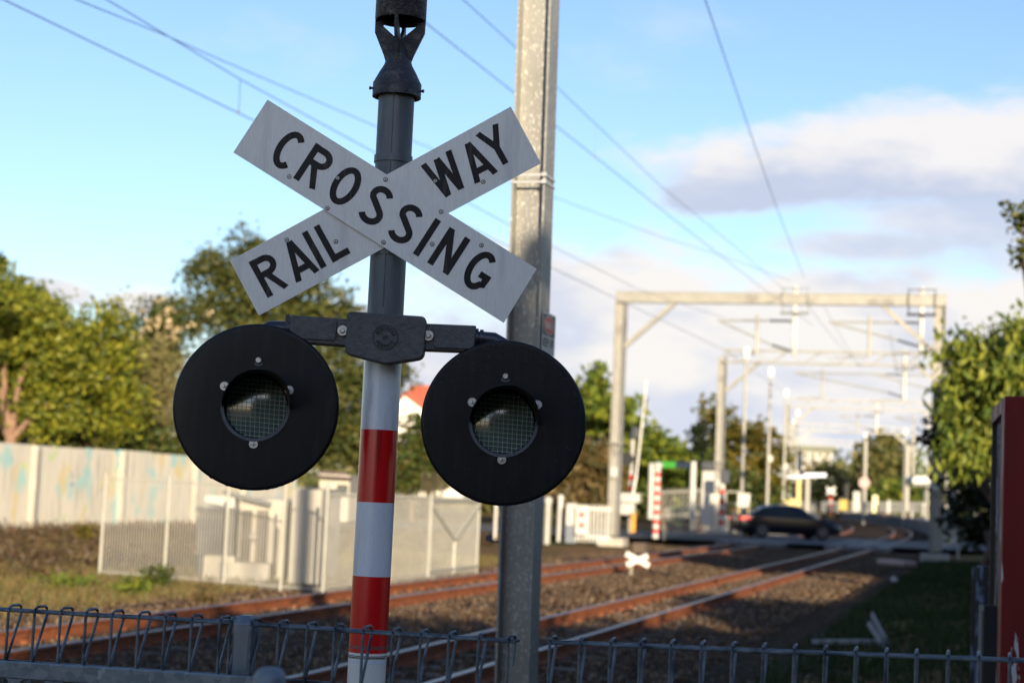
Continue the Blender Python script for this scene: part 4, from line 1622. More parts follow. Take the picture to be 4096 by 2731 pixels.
rlg = thing('platform_railing', 'dark railing along the far platforms behind the car', 'railing', at(3220, 2050, 146))
mb = MB()
for i in range(44):
    x = 3200 + i * 11
    mb.bar(at(x, 2050, 146), at(x, 2005, 146), .12, .12)
mb.bar(at(3196, 2008, 146), at(3690, 2016, 146), .1, .12).bar(at(3196, 2030, 146), at(3690, 2038, 146), .08, .1)
mb.build('bars', dark_p, rlg)

# ------------------------------------------------------------------ graffiti wall on the left
def wall_mat():
    m = bpy.data.materials.new('painted concrete wall')
    nt, N, L = nodes_of(m)
    b = N['Principled BSDF']
    b.inputs['Roughness'].default_value = .85
    tc = N.new('ShaderNodeTexCoord')
    oi = N.new('ShaderNodeObjectInfo')

    def noise(sc, off, stretch=(1, 1, 1), det=4):
        mp = N.new('ShaderNodeMapping')
        mp.inputs['Location'].default_value = (off, off * 1.7, off * .6)
        mp.inputs['Scale'].default_value = stretch
        n = N.new('ShaderNodeTexNoise')
        n.inputs['Scale'].default_value = sc
        n.inputs['Detail'].default_value = det
        L.new(tc.outputs['Object'], mp.inputs['Vector'])
        L.new(mp.outputs['Vector'], n.inputs['Vector'])
        return n.outputs['Fac']

    def step(v, a, z):
        r = N.new('ShaderNodeMapRange')
        r.inputs['From Min'].default_value, r.inputs['From Max'].default_value = a, z
        L.new(v, r.inputs['Value'])
        return r.outputs['Result']

    def mix(f, a, c):
        x = N.new('ShaderNodeMix')
        x.data_type = 'RGBA'
        L.new(f, x.inputs['Factor'])
        for s_, v in ((6, a), (7, c)):
            if isinstance(v, tuple):
                x.inputs[s_].default_value = (*v, 1)
            else:
                L.new(v, x.inputs[s_])
        return x.outputs[2]
    col = mix(step(noise(.8, 0, (1, 1, .35)), .4, .65), (.55, .51, .43), (.48, .45, .39))
    col = mix(step(noise(7, 4, (1, 1, .08)), .52, .7), col, (.33, .31, .275))
    col = mix(step(noise(1.0, 11, (1, 1, .6)), .56, .64), col, (.52, .43, .24))
    col = mix(step(noise(.9, 23, (1, 1, .8)), .555, .63), col, (.30, .46, .45))
    col = mix(step(noise(1.9, 37), .66, .70), col, (.38, .50, .20))
    col = mix(step(noise(2.6, 51), .68, .72), col, (.18, .25, .33))
    L.new(col, b.inputs['Base Color'])
    return m


wm = wall_mat()
gw = thing('concrete_wall', 'pale graffiti covered concrete panel wall below the trees on the left', 'wall', tp(-27.9, 44, 0))
s = 36.0
i = 0
tops = (2.36, 2.38, 2.40, 2.37)
while s < 66:
    w_ = 3.3 if i % 3 == 1 else 2.1
    h0 = -.3
    z1 = tops[i % 4]
    a, b = tp(-27.9 - .04 * (i % 2), s, 0), tp(-27.9 - .04 * (i % 2), s + w_ - .03, 0)
    d_ = Vector((-TC, TS, 0)) * .12
    MB().hexa([a + UPZ * h0, b + UPZ * h0, b + d_ + UPZ * h0, a + d_ + UPZ * h0, a + UPZ * z1, b + UPZ * z1, b + d_ + UPZ * z1, a + d_ + UPZ * z1]).build('panel', wm, gw)
    if i % 2 == 0:
        q = tp(-27.78, s - .02, 0)
        MB().box(q + UPZ * 1.0, (.16, .16, 2.7), rz=-TH).build('pier', conc, gw)
    s += w_
    i += 1

# ------------------------------------------------------------------ galvanised enclosure with equipment
mesh_m = surf('bright galvanised mesh', (.40, .385, .345), (.34, .33, .295), 3, .5, .1)


def cage_panel(t, A, B, h, n, z0=-.16, rails=True):
    mb = MB()
    d_ = (B - A)
    for i in range(n):
        p = A + d_ * ((i + .5) / n)
        mb.box(p + UPZ * (z0 + h / 2), (.0108, .0108, h), rz=math.atan2(d_.y, d_.x))
    mb.build('mesh_infill', mesh_m, t)
    if rails:
        for z in (z0 + .06, z0 + h - .05):
            MB().bar(A + UPZ * z, B + UPZ * z, .022, .025).build('rail', cream, t)


enc = thing('mesh_enclosure', 'pale galvanised mesh enclosure round electrical cabinets beside the left track', 'fence', on(400, 2300, -.16))
c0, c1 = on(398, 2298, -.16), on(1290, 2372, -.16)
c2 = on(1905, 2290, -.16)
cs = [c0, on(655, 2318, -.16), on(893, 2338, -.16), on(1120, 2358, -.16), c1]
for a, b in zip(cs, cs[1:]):
    cage_panel(enc, Vector((a.x, a.y, 0)), Vector((b.x, b.y, 0)), 1.72, max(10, int((b - a).length / .058)))
for p in cs:
    MB().tube([(p.x, p.y, -.25), (p.x, p.y, 1.62)], .029, 10).build('post', cream, enc, smooth=True)
side = [c1 + (c2 - c1) * f_ for f_ in (0, .36, .62, 1.0)]
for a, b in zip(side, side[1:]):
    cage_panel(enc, Vector((a.x, a.y, 0)), Vector((b.x, b.y, 0)), 1.62, int((b - a).length / .085))
for p in side[1:]:
    MB().tube([(p.x, p.y, -.25), (p.x, p.y, 1.5)], .032, 10).build('post', cream, enc, smooth=True)
a, b = side[2], side[3]
m_ = (a + b) / 2
for q0, q1 in (((a, 1.25), (m_, .55)), ((m_, .55), (b, 1.25)), ((m_, .55), (m_, -.1)), ((a, 1.36), (b, 1.36)), ((a, -.02), (b, -.02))):
    MB().bar(Vector((q0[0].x, q0[0].y, q0[1])), Vector((q1[0].x, q1[0].y, q1[1])), .05, .07).build('gate_brace', cream, enc)

YE = 31.0
hut = thing('equipment_hut', 'low white equipment hut with brown louvred doors inside the mesh enclosure', 'hut', at(1020, 2330, YE))
wallm = surf('pale hut wall', (.45, .41, .33), (.40, .365, .30), 1.5, .7)


def HB(x0, y0, x1, y1, Y, depth, mat, name, parent, rz=0.0):
    a, b = at(x0, y1, Y), at(x1, y0, Y)
    c = (a + b) / 2
    return MB().box(c + Vector((0, depth / 2, 0)), (abs(b.x - a.x), depth, abs(b.z - a.z)), rz=rz).build(name, mat, parent)


HB(945, 2000, 1148, 2330, YE, 3.0, wallm, 'front_wall', hut)
HB(1150, 1955, 1288, 2330, YE - 1.2, 3.6, wallm, 'side_block', hut)
dr_ = surf('brown door', (.085, .066, .048), (.065, .05, .038), 3, .6)
d1 = HB(958, 2040, 1010, 2252, YE - .05, .04, dr_, 'door', hut)
d2 = HB(1016, 2040, 1074, 2254, YE - .05, .04, dr_, 'door', hut)
HB(1008, 2045, 1021, 2250, YE - .10, .05, conc, 'door_strip', hut)
MB().lathe([(.001, 0), (.07, 0), (.06, .06), (.001, .07)], at(1013, 2145, YE - .12), FRONT, 14).build('door_knob', conc, hut)
HB(870, 2255, 1080, 2330, YE - .5, .9, conc, 'plinth', hut)
rf = MB()
rf.hexa([at(890, 1975, YE - .3), at(1085, 2022, YE - .3), at(1085, 2022, YE + 3), at(890, 1975, YE + 3), at(892, 1958, YE - .3), at(1087, 2006, YE - .3), at(1087, 2006, YE + 3), at(892, 1958, YE + 3)])
rf.build('roof', dark_p, hut)
trf = thing('transformer_cabinet', 'dark ribbed cabinet on a pale plinth at the left of the hut doors', 'cabinet', at(860, 2330, YE - .4))
cw = surf('dark cabinet louvres', (.10, .095, .085), (.075, .072, .066), 3, .55)
HB(782, 2046, 936, 2215, YE - .4, 1.0, cw, 'body', trf)
HB(780, 2032, 938, 2044, YE - .45, 1.1, dark_p, 'lid', trf)
lv_ = MB()
for i in range(15):
    x = 790 + i * 7
    lv_.bar(at(x, 2070, YE - .43), at(x - 2, 2210, YE - .43), .02, .02)
lv_.build('louvres', dark_p, trf)
HB(785, 2215, 812, 2330, YE - .3, .6, dark_p, 'leg', trf)
HB(812, 2225, 938, 2330, YE - .45, .8, wallm, 'plinth', trf)
HB(818, 1985, 938, 2030, YE - .2, .6, white_p, 'top_tray', trf)
HB(1098, 2110, 1118, 2300, YE - .08, .05, dr_, 'dark_panel', hut)

fh = thing('small_shed', 'small shed with a brown roof and a window, left of the striped pole', 'shed', at(1330, 2010, 52))
HB(1270, 1900, 1400, 2080, 52, 3.5, wallm, 'wall', fh)
HB(1345, 1938, 1392, 1985, 51.95, .06, win_m, 'window', fh)
rr_ = MB()
rr_.hexa([at(1262, 1908, 51.7), at(1408, 1916, 51.7), at(1408, 1916, 56), at(1262, 1908, 56), at(1290, 1880, 52.6), at(1380, 1888, 52.6), at(1380, 1888, 55), at(1290, 1880, 55)])
rr_.build('roof', surf('brown tiles', (.20, .13, .095), (.15, .1, .075), 3, .8), fh)

# dark timber fence between the pole and the column
df = thing('timber_fence', 'dark brown timber fence behind the enclosure, between pole and column', 'fence', at(1760, 2010, 62))
for i in range(9):
    x = 1690 + i * 17
    MB().bar(at(x, 2040, 62 + .02 * (i % 2)), at(x + 2, 1888 + 2 * (i % 3), 62 + .02 * (i % 2)), .155, .04, up=UPZ).build('paling', surf('dark timber', (.10, .065, .045), (.075, .05, .035), 4, .8), df)

# house with a red roof
YH = 92
hs_ = thing('house', 'white gabled house with a red tiled roof, half hidden behind the right lamp disc', 'house', at(1700, 1900, YH))
hw_ = surf('white weatherboard', (.78, .74, .66), (.72, .68, .61), .5, .6)
redt = surf('red roof tiles', (.42, .10, .055), (.34, .08, .045), 2, .75)
g0 = [at(x, y, YH) for x, y in ((1490, 1980), (1760, 1985), (1760, 1690), (1622, 1582), (1490, 1690))]
MB().prism(g0, Vector((0, 4, 0))).build('gable_wall', hw_, hs_)
rf = MB()
for pa, pb in ((at(1618, 1574, YH - .3), at(1772, 1694, YH - .3)), (at(1626, 1574, YH - .3), at(1478, 1694, YH - .3))):
    rf.hexa([pa, pb, pb + Vector((0, 4.2, 0)), pa + Vector((0, 4.2, 0)), pa + UPZ * .14, pb + UPZ * .14, pb + Vector((0, 4.2, .14)), pa + Vector((0, 4.2, .14))])
rf.build('gable_roof', redt, hs_)
MB().hexa([at(1600, 1672, YH + 3.6), at(2000, 1680, YH + 3.6), at(2000, 1680, YH + 11), at(1600, 1672, YH + 11), at(1640, 1540, YH + 6), at(1960, 1544, YH + 6), at(1960, 1544, YH + 7.5), at(1640, 1540, YH + 7.5)]).build('main_roof', redt, hs_)
HB(1610, 1672, 1990, 1985, YH + 4.0, 6.5, hw_, 'main_wall', hs_)
wf = HB(1592, 1760, 1652, 1850, YH - .06, .1, white_p, 'window', hs_)
HB(1598, 1766, 1646, 1844, YH - .10, .03, win_m, 'pane', wf)

# pale flats far behind the shelter
ap = thing('apartment_block', 'pale flats with rows of windows far off above the yellow shelter', 'building', at(3270, 1950, 210))
HB(3205, 1800, 3330, 1985, 210, 14, surf('pale block', (.50, .47, .42), (.45, .42, .38), .3, .7), 'wall', ap)
for r in range(3):
    for q in range(4):
        HB(3214 + q * 29, 1812 + r * 34, 3232 + q * 29, 1830 + r * 34, 209.9, .1, win_m, 'window', ap)
HB(3196, 1786, 3338, 1802, 209.6, 15, surf('dull roof', (.16, .17, .13), (.13, .14, .1), .5, .8), 'roof', ap)

# ------------------------------------------------------------------ red container and weathered boards at the right edge
K0 = at(4020, 1583, 8.0)
K1 = at(3966, 1642, 9.36)
kz = K0.z
kt = thing('red_container', 'red steel container with a graffiti smeared side at the right edge', 'container', Vector((K0.x, K0.y, GZ)))
kb = Vector((K1.x - K0.x, K1.y - K0.y, 0)).normalized()     # away along its side
ke = Vector((kb.y, -kb.x, 0))
K = lambda u, v, z: Vector((K0.x, K0.y, 0)) + ke * u + kb * v + UPZ * z


def grafmat():
    m = bpy.data.materials.new('graffiti over grey steel')
    nt, N, L = nodes_of(m)
    b = N['Principled BSDF']
    b.inputs['Roughness'].default_value = .5
    tc = N.new('ShaderNodeTexCoord')
    last = None
    for col, sc, off, lo in (((.12, .16, .235), 0, 0, 0), ((.010, .010, .012), 2.6, 3, .485), ((.24, .28, .34), 3.5, 9, .60), ((.25, .02, .015), 2.2, 15, .70)):
        if last is None:
            last = col
            continue
        mp = N.new('ShaderNodeMapping')
        mp.inputs['Location'].default_value = (off, off, off)
        mp.inputs['Scale'].default_value = (2.2, 2.2, .8)
        n = N.new('ShaderNodeTexNoise')
        n.inputs['Scale'].default_value = sc
        n.inputs['Detail'].default_value = 6
        n.inputs['Roughness'].default_value = .65
        L.new(tc.outputs['Object'], mp.inputs['Vector'])
        L.new(mp.outputs['Vector'], n.inputs['Vector'])
        r = N.new('ShaderNodeMapRange')
        r.inputs['From Min'].default_value, r.inputs['From Max'].default_value = lo, lo + .03
        L.new(n.outputs['Fac'], r.inputs['Value'])
        x = N.new('ShaderNodeMix')
        x.data_type = 'RGBA'
        L.new(r.outputs['Result'], x.inputs['Factor'])
        if isinstance(last, tuple):
            x.inputs[6].default_value = (*last, 1)
        else:
            L.new(last, x.inputs[6])
        x.inputs[7].default_value = (*col, 1)
        last = x.outputs[2]
    L.new(last, b.inputs['Base Color'])
    return m


gm = grafmat()
kred = surf('chipped red paint', (.19, .010, .008), (.15, .008, .006), 3, .55, 0, .08, 60, c3=(.52, .50, .47), s3=3.2, lo3=.60, hi3=.615, stretch=(3, 3, .7), spec=.25)
MB().hexa([K(0, 0, GZ), K(.24, -.02, GZ), K(.24, .3, GZ), K(0, .3, GZ), K(0, 0, kz), K(.24, -.02, kz), K(.24, .3, kz), K(0, .3, kz)]).build('corner_post', kred, kt, bevel=.006)
MB().hexa([K(.24, .02, GZ), K(2.4, .02, GZ), K(2.4, .2, GZ), K(.24, .2, GZ), K(.24, .02, kz), K(2.4, .02, kz), K(2.4, .2, kz), K(.24, .2, kz)]).build('end_wall', kred, kt)
cg = MB()                               # corrugated side
LK = (K1.xy - K0.xy).length
n = 13
prof_ = []
for i in range(n):
    v0 = .3 + (LK - .3) * i / n
    dv = (LK - .3) / n
    prof_ += [(0.03, v0), (0.03, v0 + dv * .35), (.066, v0 + dv * .5), (.066, v0 + dv * .85)]
prof_.append((.03, LK))
cg.v = [K(u, v, GZ + .1) for u, v in prof_] + [K(u, v, kz - .06) for u, v in prof_]
m = len(prof_)
for i in range(m - 1):
    cg.face((i, i + 1, i + 1 + m, i + m))
cg.build('corrugated_side', gm, kt)
MB().bar(K(.03, .3, kz - .03), K(.03, LK, kz - .03), .06, .07).build('top_rail', kred, kt)
MB().bar(K(.03, LK, GZ), K(.03, LK, kz), .035, .05, up=ke).build('rear_post', surf('dark brown steel', (.055, .038, .028), (.04, .028, .02), 4, .6), kt)
MB().hexa([K(.08, .2, kz - .02), K(2.4, .2, kz - .02), K(2.4, LK, kz - .02), K(.08, LK, kz - .02), K(.08, .2, kz + .01), K(2.4, .2, kz + .01), K(2.4, LK, kz + .01), K(.08, LK, kz + .01)]).build('roof', kred, kt)
wb = thing('weathered_screen', 'weathered grey boards standing low in front of the container side', 'screen', Vector((*on(3945, 2700, GZ).xy, GZ)))
for i, (x, y, Y, w_, m_) in enumerate(((3908, 2270, 12.0, .10, gm), (3926, 2262, 11.4, .10, gm), (3930, 2420, 10.6, .08, conc), (3950, 2440, 9.8, .10, cw), (3976, 2420, 9.0, .14, surf('black timber', (.02, .018, .016), (.028, .025, .022), 5, .7)))):
    p = at(x, y, Y)
    MB().box((p.x + .02, p.y, (p.z + GZ) / 2), (w_, .05, p.z - GZ), rz=-.25).build('board', m_, wb)

# planks and litter in the shaded grass
pk = thing('broken_fence', 'broken white planks leaning together in the shaded grass', 'planks', on(3520, 2585, GZ))
tw = surf('weathered white timber', (.26, .255, .265), (.20, .195, .20), 4, .7)
MB().bar(on(3560, 2590, GZ), at(3487, 2455, 23.2), .03, .075).build('plank', tw, pk)
MB().bar(on(3545, 2600, GZ), at(3474, 2490, 22.4), .03, .065).build('plank', tw, pk)
lp_ = thing('fallen_plank', 'long white plank lying flat left of the broken planks', 'plank', on(3400, 2566, GZ + .05))
MB().bar(on(3258, 2566, GZ + .08), on(3525, 2564, GZ + .08), .14, .05).build('plank', tw, lp_)
cbk = thing('concrete_slab', 'pinkish concrete slab lying in the last patch of sun right of the tracks', 'slab', on(3585, 2250, -.1))
MB().bar(on(3532, 2244, -.05), on(3640, 2254, -.05), .5, .16).build('slab', surf('pink concrete', (.46, .33, .28), (.4, .29, .25), 3, .8), cbk, bevel=.03)
ls = thing('litter', 'small white scrap on the sunlit verge near the grass', 'litter', on(3577, 2322, -.12))
MB().lathe([(.001, -.03), (.07, -.02), (.09, .03), (.05, .08), (.001, .1)], on(3577, 2322, -.1), UPZ, 9).build('scrap', white_p, ls)
# ------------------------------------------------------------------ trees and plants
def leaf_quad(mb, p, size, rnd, droop=0.0, aspect=.55):
    d_ = Vector((rnd.gauss(0, 1), rnd.gauss(0, 1), rnd.gauss(0, .7) - droop)).normalized()
    x = d_.cross(Vector((rnd.gauss(0, 1), rnd.gauss(0, 1), rnd.gauss(0, 1)))).normalized()
    l, w_ = d_ * size, x * size * aspect
    i = mb.add((p, p + l * .5 + w_ * .5, p + l, p + l * .5 - w_ * .5))
    mb.face((i, i + 1, i + 2, i + 3))


def tree(name, lab, cat, blobs, Y, mat, leaf=.26, dens=1.0, clump=.55, trunk=None, limbs=4, droop=0.0, group=None, bark=None, seed=0, aspect=.55, zbase=None, ground=True, per=26):
    """blobs: crown masses as (px, py, rx, ry[, dY]) in photo measure, filled with leaf clumps"""
    rnd = random.Random(seed + 11)
    cx = sum(b[0] for b in blobs) / len(blobs)
    pb = at(trunk[0] if trunk else cx, 2000, Y)
    z0 = ground_h(pb.x, pb.y) if zbase is None else zbase
    t = thing(name, lab, cat, Vector((pb.x, pb.y, z0)), group)
    mb = MB()
    cents = []
    for b in blobs:
        px, py, rx, ry = b[:4]
        dY = b[4] if len(b) > 4 else 0
        c = at(px, py, Y + dY)
        k_ = (Y + dY) / F_PX
        a, h = rx * k_, ry * k_
        dp = (a + h) / 2 * .9
        cents.append((c, a, h))
        n = int(dens * 4.6 * (a * h + a * dp + h * dp) / (clump * clump) * .62) + 4
        for _ in range(n):
            v = Vector((rnd.gauss(0, 1), rnd.gauss(0, 1), rnd.gauss(0, 1))).normalized()
            q = rnd.random() ** .5
            q *= rnd.uniform(.86, 1.10)
            if v.y > .35 and rnd.random() < .55:
                continue
            cc0 = c + Vector((v.x * a * q, v.y * dp * q, v.z * h * q))
            cr = clump * rnd.uniform(.6, 1.3)
            for _2 in range(int(per * rnd.uniform(.6, 1.3))):
                p = cc0 + Vector((rnd.gauss(0, .45), rnd.gauss(0, .45), rnd.gauss(0, .36))) * cr
                if p.z < z0 + .02:
                    continue
                leaf_quad(mb, p, leaf * rnd.uniform(.8, 1.7), rnd, droop, aspect)
    mb.build('crown', mat, t)
    bk = bark or barkm
    tr = MB()
    h0 = max(c.z for c, a, h in cents)
    low = min(cents, key=lambda q: q[0].z)
    tx = pb.x
    r0 = trunk[1] if trunk else .16
    mid = sum((c for c, a, h in cents), Vector()) / len(cents)
    fork = Vector((tx + (mid.x - tx) * .35, pb.y, z0 + max((mid.z - z0) * .55, .3)))
    tr.tube([Vector((tx, pb.y, z0 - .15)), Vector((tx + (mid.x - tx) * .12, pb.y, z0 + (fork.z - z0) * .5)), fork], [r0 * 1.25, r0, r0 * .75], 9)
    for i, (c, a, h) in enumerate(cents[:max(limbs, len(cents))]):
        e_ = c + Vector((rnd.uniform(-.3, .3) * a, 0, h * .2))
        tr.tube([fork - UPZ * .1, fork + (e_ - fork) * .5 + Vector((rnd.uniform(-.2, .2), rnd.uniform(-.2, .2), .15)), e_], [r0 * .6, r0 * .36, r0 * .12], 7)
    tr.build('trunk', bk, t, smooth=True)
    return t


barkm = surf('grey brown bark', (.115, .075, .05), (.075, .05, .035), 4, .9, 0, .5, 20)
bark_w = surf('warm bark', (.24, .14, .09), (.17, .10, .065), 4, .9, 0, .5, 20)
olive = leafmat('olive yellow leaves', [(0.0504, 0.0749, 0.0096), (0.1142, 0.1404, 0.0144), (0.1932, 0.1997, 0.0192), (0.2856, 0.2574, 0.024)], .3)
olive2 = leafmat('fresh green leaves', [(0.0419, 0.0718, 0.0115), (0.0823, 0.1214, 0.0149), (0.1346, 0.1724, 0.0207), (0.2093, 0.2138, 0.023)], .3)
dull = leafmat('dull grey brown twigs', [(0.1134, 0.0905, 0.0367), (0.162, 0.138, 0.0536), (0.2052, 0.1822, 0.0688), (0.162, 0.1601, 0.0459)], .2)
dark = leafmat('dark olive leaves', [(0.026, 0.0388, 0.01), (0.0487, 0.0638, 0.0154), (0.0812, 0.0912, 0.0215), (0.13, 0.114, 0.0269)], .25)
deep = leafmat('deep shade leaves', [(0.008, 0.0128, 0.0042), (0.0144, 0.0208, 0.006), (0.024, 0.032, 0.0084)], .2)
mixed = leafmat('mixed hedge leaves', [(.025, .045, .01), (.045, .07, .013), (.075, .09, .016), (.10, .075, .018)], .3)
autumn = leafmat('autumn leaves', [(.06, .075, .012), (.11, .10, .014), (.19, .125, .016), (.09, .105, .016)], .35)
avocado = leafmat('large drooping leaves', [(0.0499, 0.089, 0.0146), (0.1089, 0.1467, 0.0211), (0.1814, 0.2095, 0.0284), (0.2722, 0.2829, 0.0405)], .3)
straw = leafmat('dead fronds', [(.13, .085, .03), (.17, .115, .04), (.08, .062, .022), (.06, .055, .018)], .3)
flower = leafmat('pale blossoms', [(0.496, 0.384, 0.208), (0.56, 0.448, 0.288), (0.48, 0.336, 0.16)], .2)
hazeg = leafmat('far green leaves', [(0.0619, 0.0765, 0.0253), (0.1013, 0.1125, 0.0338), (0.1462, 0.1406, 0.0422), (0.1913, 0.1575, 0.0506)], .3)
G1 = 'trees behind the graffiti wall'
tree('broadleaf_tree', 'large yellow green tree at the left edge with a forked pinkish trunk', 'tree',
     [(20, 1330, 230, 190), (190, 1400, 190, 170), (60, 1560, 190, 200, 1), (-60, 1200, 200, 140, 1), (230, 1620, 130, 130), (130, 1260, 160, 110, 1.5), (150, 1700, 130, 80, 1), (-20, 1720, 110, 60, 1), (60, 1450, 220, 200, 2)], 57, olive, .17, per=52, trunk=(30, .24), group=G1, bark=bark_w, seed=1)
tree('broadleaf_tree', 'darker green treetop showing behind the left edge tree', 'tree', [(60, 1190, 150, 80), (160, 1260, 90, 90), (-60, 1150, 120, 90)], 64, olive2, .18, per=52, trunk=(90, .2), group=G1, seed=2)
tree('broadleaf_tree', 'round yellow green tree beside the left edge tree, under open sky', 'tree',
     [(400, 1330, 140, 130), (300, 1400, 120, 130), (430, 1480, 160, 160, .5), (340, 1600, 130, 150), (480, 1620, 120, 130), (250, 1720, 110, 70), (420, 1720, 120, 70), (330, 1500, 170, 160, 2)], 61, olive, .17, per=52, trunk=(360, .2), group=G1, seed=3)
tree('shrub', 'bare looking grey brown bush behind the graffiti wall, left of the left disc', 'shrub',
     [(600, 1480, 150, 130), (560, 1620, 170, 140), (690, 1580, 150, 150), (720, 1720, 160, 90), (480, 1700, 110, 70)], 65, dull, .14, per=52, dens=1.1, clump=.5, trunk=(600, .1), group=G1, seed=4, aspect=.35)
bl = tree('broadleaf_tree', 'green tree dotted with pale blossoms, left of the tall dark tree', 'tree',
     [(640, 1260, 100, 75), (580, 1350, 130, 90), (700, 1340, 120, 90), (640, 1430, 130, 80), (560, 1460, 140, 120, 1)], 70, mixed, .17, per=52, trunk=(640, .18), group=G1, seed=5)
fb = MB()
rf_ = random.Random(5)
for i in range(26):
    p = at(rf_.gauss(660, 75), rf_.gauss(1300, 50), 67.4)
    for _ in range(7):
        leaf_quad(fb, p + Vector((rf_.gauss(0, .07), rf_.gauss(0, .07), rf_.gauss(0, .07))), .16, rf_, 0, .8)
fb.build('blossom', flower, bl)['kind'] = 'stuff'
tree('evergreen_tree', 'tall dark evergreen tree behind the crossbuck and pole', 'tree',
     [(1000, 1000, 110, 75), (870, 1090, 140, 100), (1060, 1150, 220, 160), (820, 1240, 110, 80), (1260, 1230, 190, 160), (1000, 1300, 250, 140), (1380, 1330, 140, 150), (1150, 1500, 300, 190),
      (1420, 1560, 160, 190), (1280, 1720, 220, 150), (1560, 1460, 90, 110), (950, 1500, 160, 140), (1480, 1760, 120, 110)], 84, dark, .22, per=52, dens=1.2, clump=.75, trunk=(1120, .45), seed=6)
tree('shrub', 'low dark green hedge plants along the top of the graffiti wall', 'shrub', [(480, 1740, 130, 70), (620, 1770, 140, 60), (760, 1780, 130, 60), (560, 1690, 70, 50)], 62.5, mixed, .2, clump=.4, trunk=(600, .08), seed=7)
tree('shrub', 'rusty orange tipped shrub above the wall, near the left disc', 'shrub', [(860, 1790, 120, 60), (920, 1700, 90, 90)], 67, straw, .18, clump=.4, trunk=(880, .08), seed=27)
tree('shrub', 'green flowering bush between the pole and the right lamp disc', 'shrub', [(1660, 1770, 100, 110), (1580, 1850, 110, 110), (1740, 1840, 90, 100), (1640, 1930, 150, 70)], 78, mixed, .25, trunk=(1650, .12), seed=8)
tree('broadleaf_tree', 'green tree just right of the column, with a pointed top', 'tree',
     [(2395, 1530, 60, 60), (2320, 1600, 120, 90), (2230, 1640, 100, 110), (2420, 1660, 110, 110), (2300, 1740, 130, 90), (2500, 1690, 90, 90)], 80, olive2, .32, clump=.7, trunk=(2330, .25), seed=9)
tree('palm_skirt', 'brown dead fronds hanging below the green tree right of the column', 'tree', [(2330, 1850, 100, 110), (2420, 1880, 80, 130), (2260, 1930, 90, 110), (2200, 1850, 90, 110), (2380, 2000, 110, 70)], 78, straw, .5,
     clump=.6, droop=1.2, aspect=.22, trunk=(2340, .2), seed=10)
tree('broadleaf_tree', 'low bright green tree behind the boom barrier', 'tree', [(2590, 1760, 80, 80), (2640, 1830, 110, 90), (2720, 1860, 100, 100), (2570, 1880, 100, 90), (2660, 1960, 150, 80), (2780, 1960, 90, 80)], 88, olive2, .34, clump=.75, trunk=(2650, .2), seed=11)
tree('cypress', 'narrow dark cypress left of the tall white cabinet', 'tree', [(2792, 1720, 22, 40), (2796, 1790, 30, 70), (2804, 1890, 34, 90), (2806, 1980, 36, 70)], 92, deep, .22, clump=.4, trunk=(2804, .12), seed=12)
tree('broadleaf_tree', 'orange tinged tree behind the lattice portal leg', 'tree', [(2870, 1660, 50, 50), (2900, 1730, 100, 80), (2980, 1760, 90, 90), (2880, 1830, 90, 90)], 100, autumn, .36, clump=.8, trunk=(2920, .25), seed=13)
tree('broadleaf_tree', 'orange and green tree left of the yellow shelter', 'tree', [(3040, 1790, 80, 90), (3090, 1850, 70, 110), (3000, 1900, 80, 80), (3100, 1930, 60, 70)], 112, autumn, .36, clump=.8, trunk=(3050, .25), seed=14)
tree('broadleaf_tree', 'dark green tree base under the orange tinged trees', 'tree', [(2930, 1930, 120, 80), (3050, 1990, 100, 60), (2860, 1990, 80, 60)], 98, mixed, .32, clump=.7, trunk=(2940, .2), seed=15)
tree('broadleaf_tree', 'far olive tree with a peaked top right of the flats', 'tree', [(3545, 1770, 60, 60), (3490, 1830, 90, 90), (3590, 1850, 90, 90), (3520, 1920, 130, 90)], 178, hazeg, .6, clump=1.2, trunk=(3540, .4), seed=16)
tree('broadleaf_tree', 'far green trees on the right platform side, under the canopy', 'tree', [(3560, 1970, 80, 45), (3660, 1960, 80, 50), (3730, 1930, 60, 60)], 160, olive2, .5, clump=1.0, trunk=(3620, .3), seed=17)
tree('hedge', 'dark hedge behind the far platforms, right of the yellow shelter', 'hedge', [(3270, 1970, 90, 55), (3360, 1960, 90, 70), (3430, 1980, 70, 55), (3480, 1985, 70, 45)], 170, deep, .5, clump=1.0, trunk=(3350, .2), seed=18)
tree('broadleaf_tree', 'far low green trees in front of the flats', 'tree', [(3290, 1900, 70, 40), (3370, 1890, 60, 50), (3220, 1930, 60, 40)], 195, hazeg, .6, clump=1.1, trunk=(3300, .3), seed=19)
# right hand side
tree('broadleaf_tree', 'big tree with drooping yellow green leaves above the red container', 'tree',
     [(4010, 1370, 80, 110), (4100, 1330, 75, 80, -1), (3840, 1400, 80, 75), (3930, 1480, 130, 110), (3850, 1560, 110, 80), (3960, 1620, 130, 110), (3860, 1690, 90, 90), (4060, 1500, 110, 140, -1), (3840, 1800, 80, 65),
      (3920, 1790, 90, 90), (4060, 1700, 110, 110), (4320, 1500, 190, 200), (4420, 1550, 200, 220), (4300, 1700, 200, 150)], 32, avocado, .19, dens=2.1, clump=.36, droop=1.3, aspect=.33, trunk=(4085, .22), seed=20, per=24)
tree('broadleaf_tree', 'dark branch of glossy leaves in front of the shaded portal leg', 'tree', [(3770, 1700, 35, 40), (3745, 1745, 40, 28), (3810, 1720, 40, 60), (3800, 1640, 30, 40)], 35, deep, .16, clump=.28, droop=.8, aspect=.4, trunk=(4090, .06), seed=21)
tree('hedge', 'dark hedge in shade under the big right tree', 'hedge', [(3880, 1960, 110, 120, 3), (3960, 2000, 90, 130, 1), (3840, 2060, 80, 60, 8), (3930, 2120, 70, 60, 1)], 38, deep, .2, clump=.45, trunk=(3920, .1), seed=22)
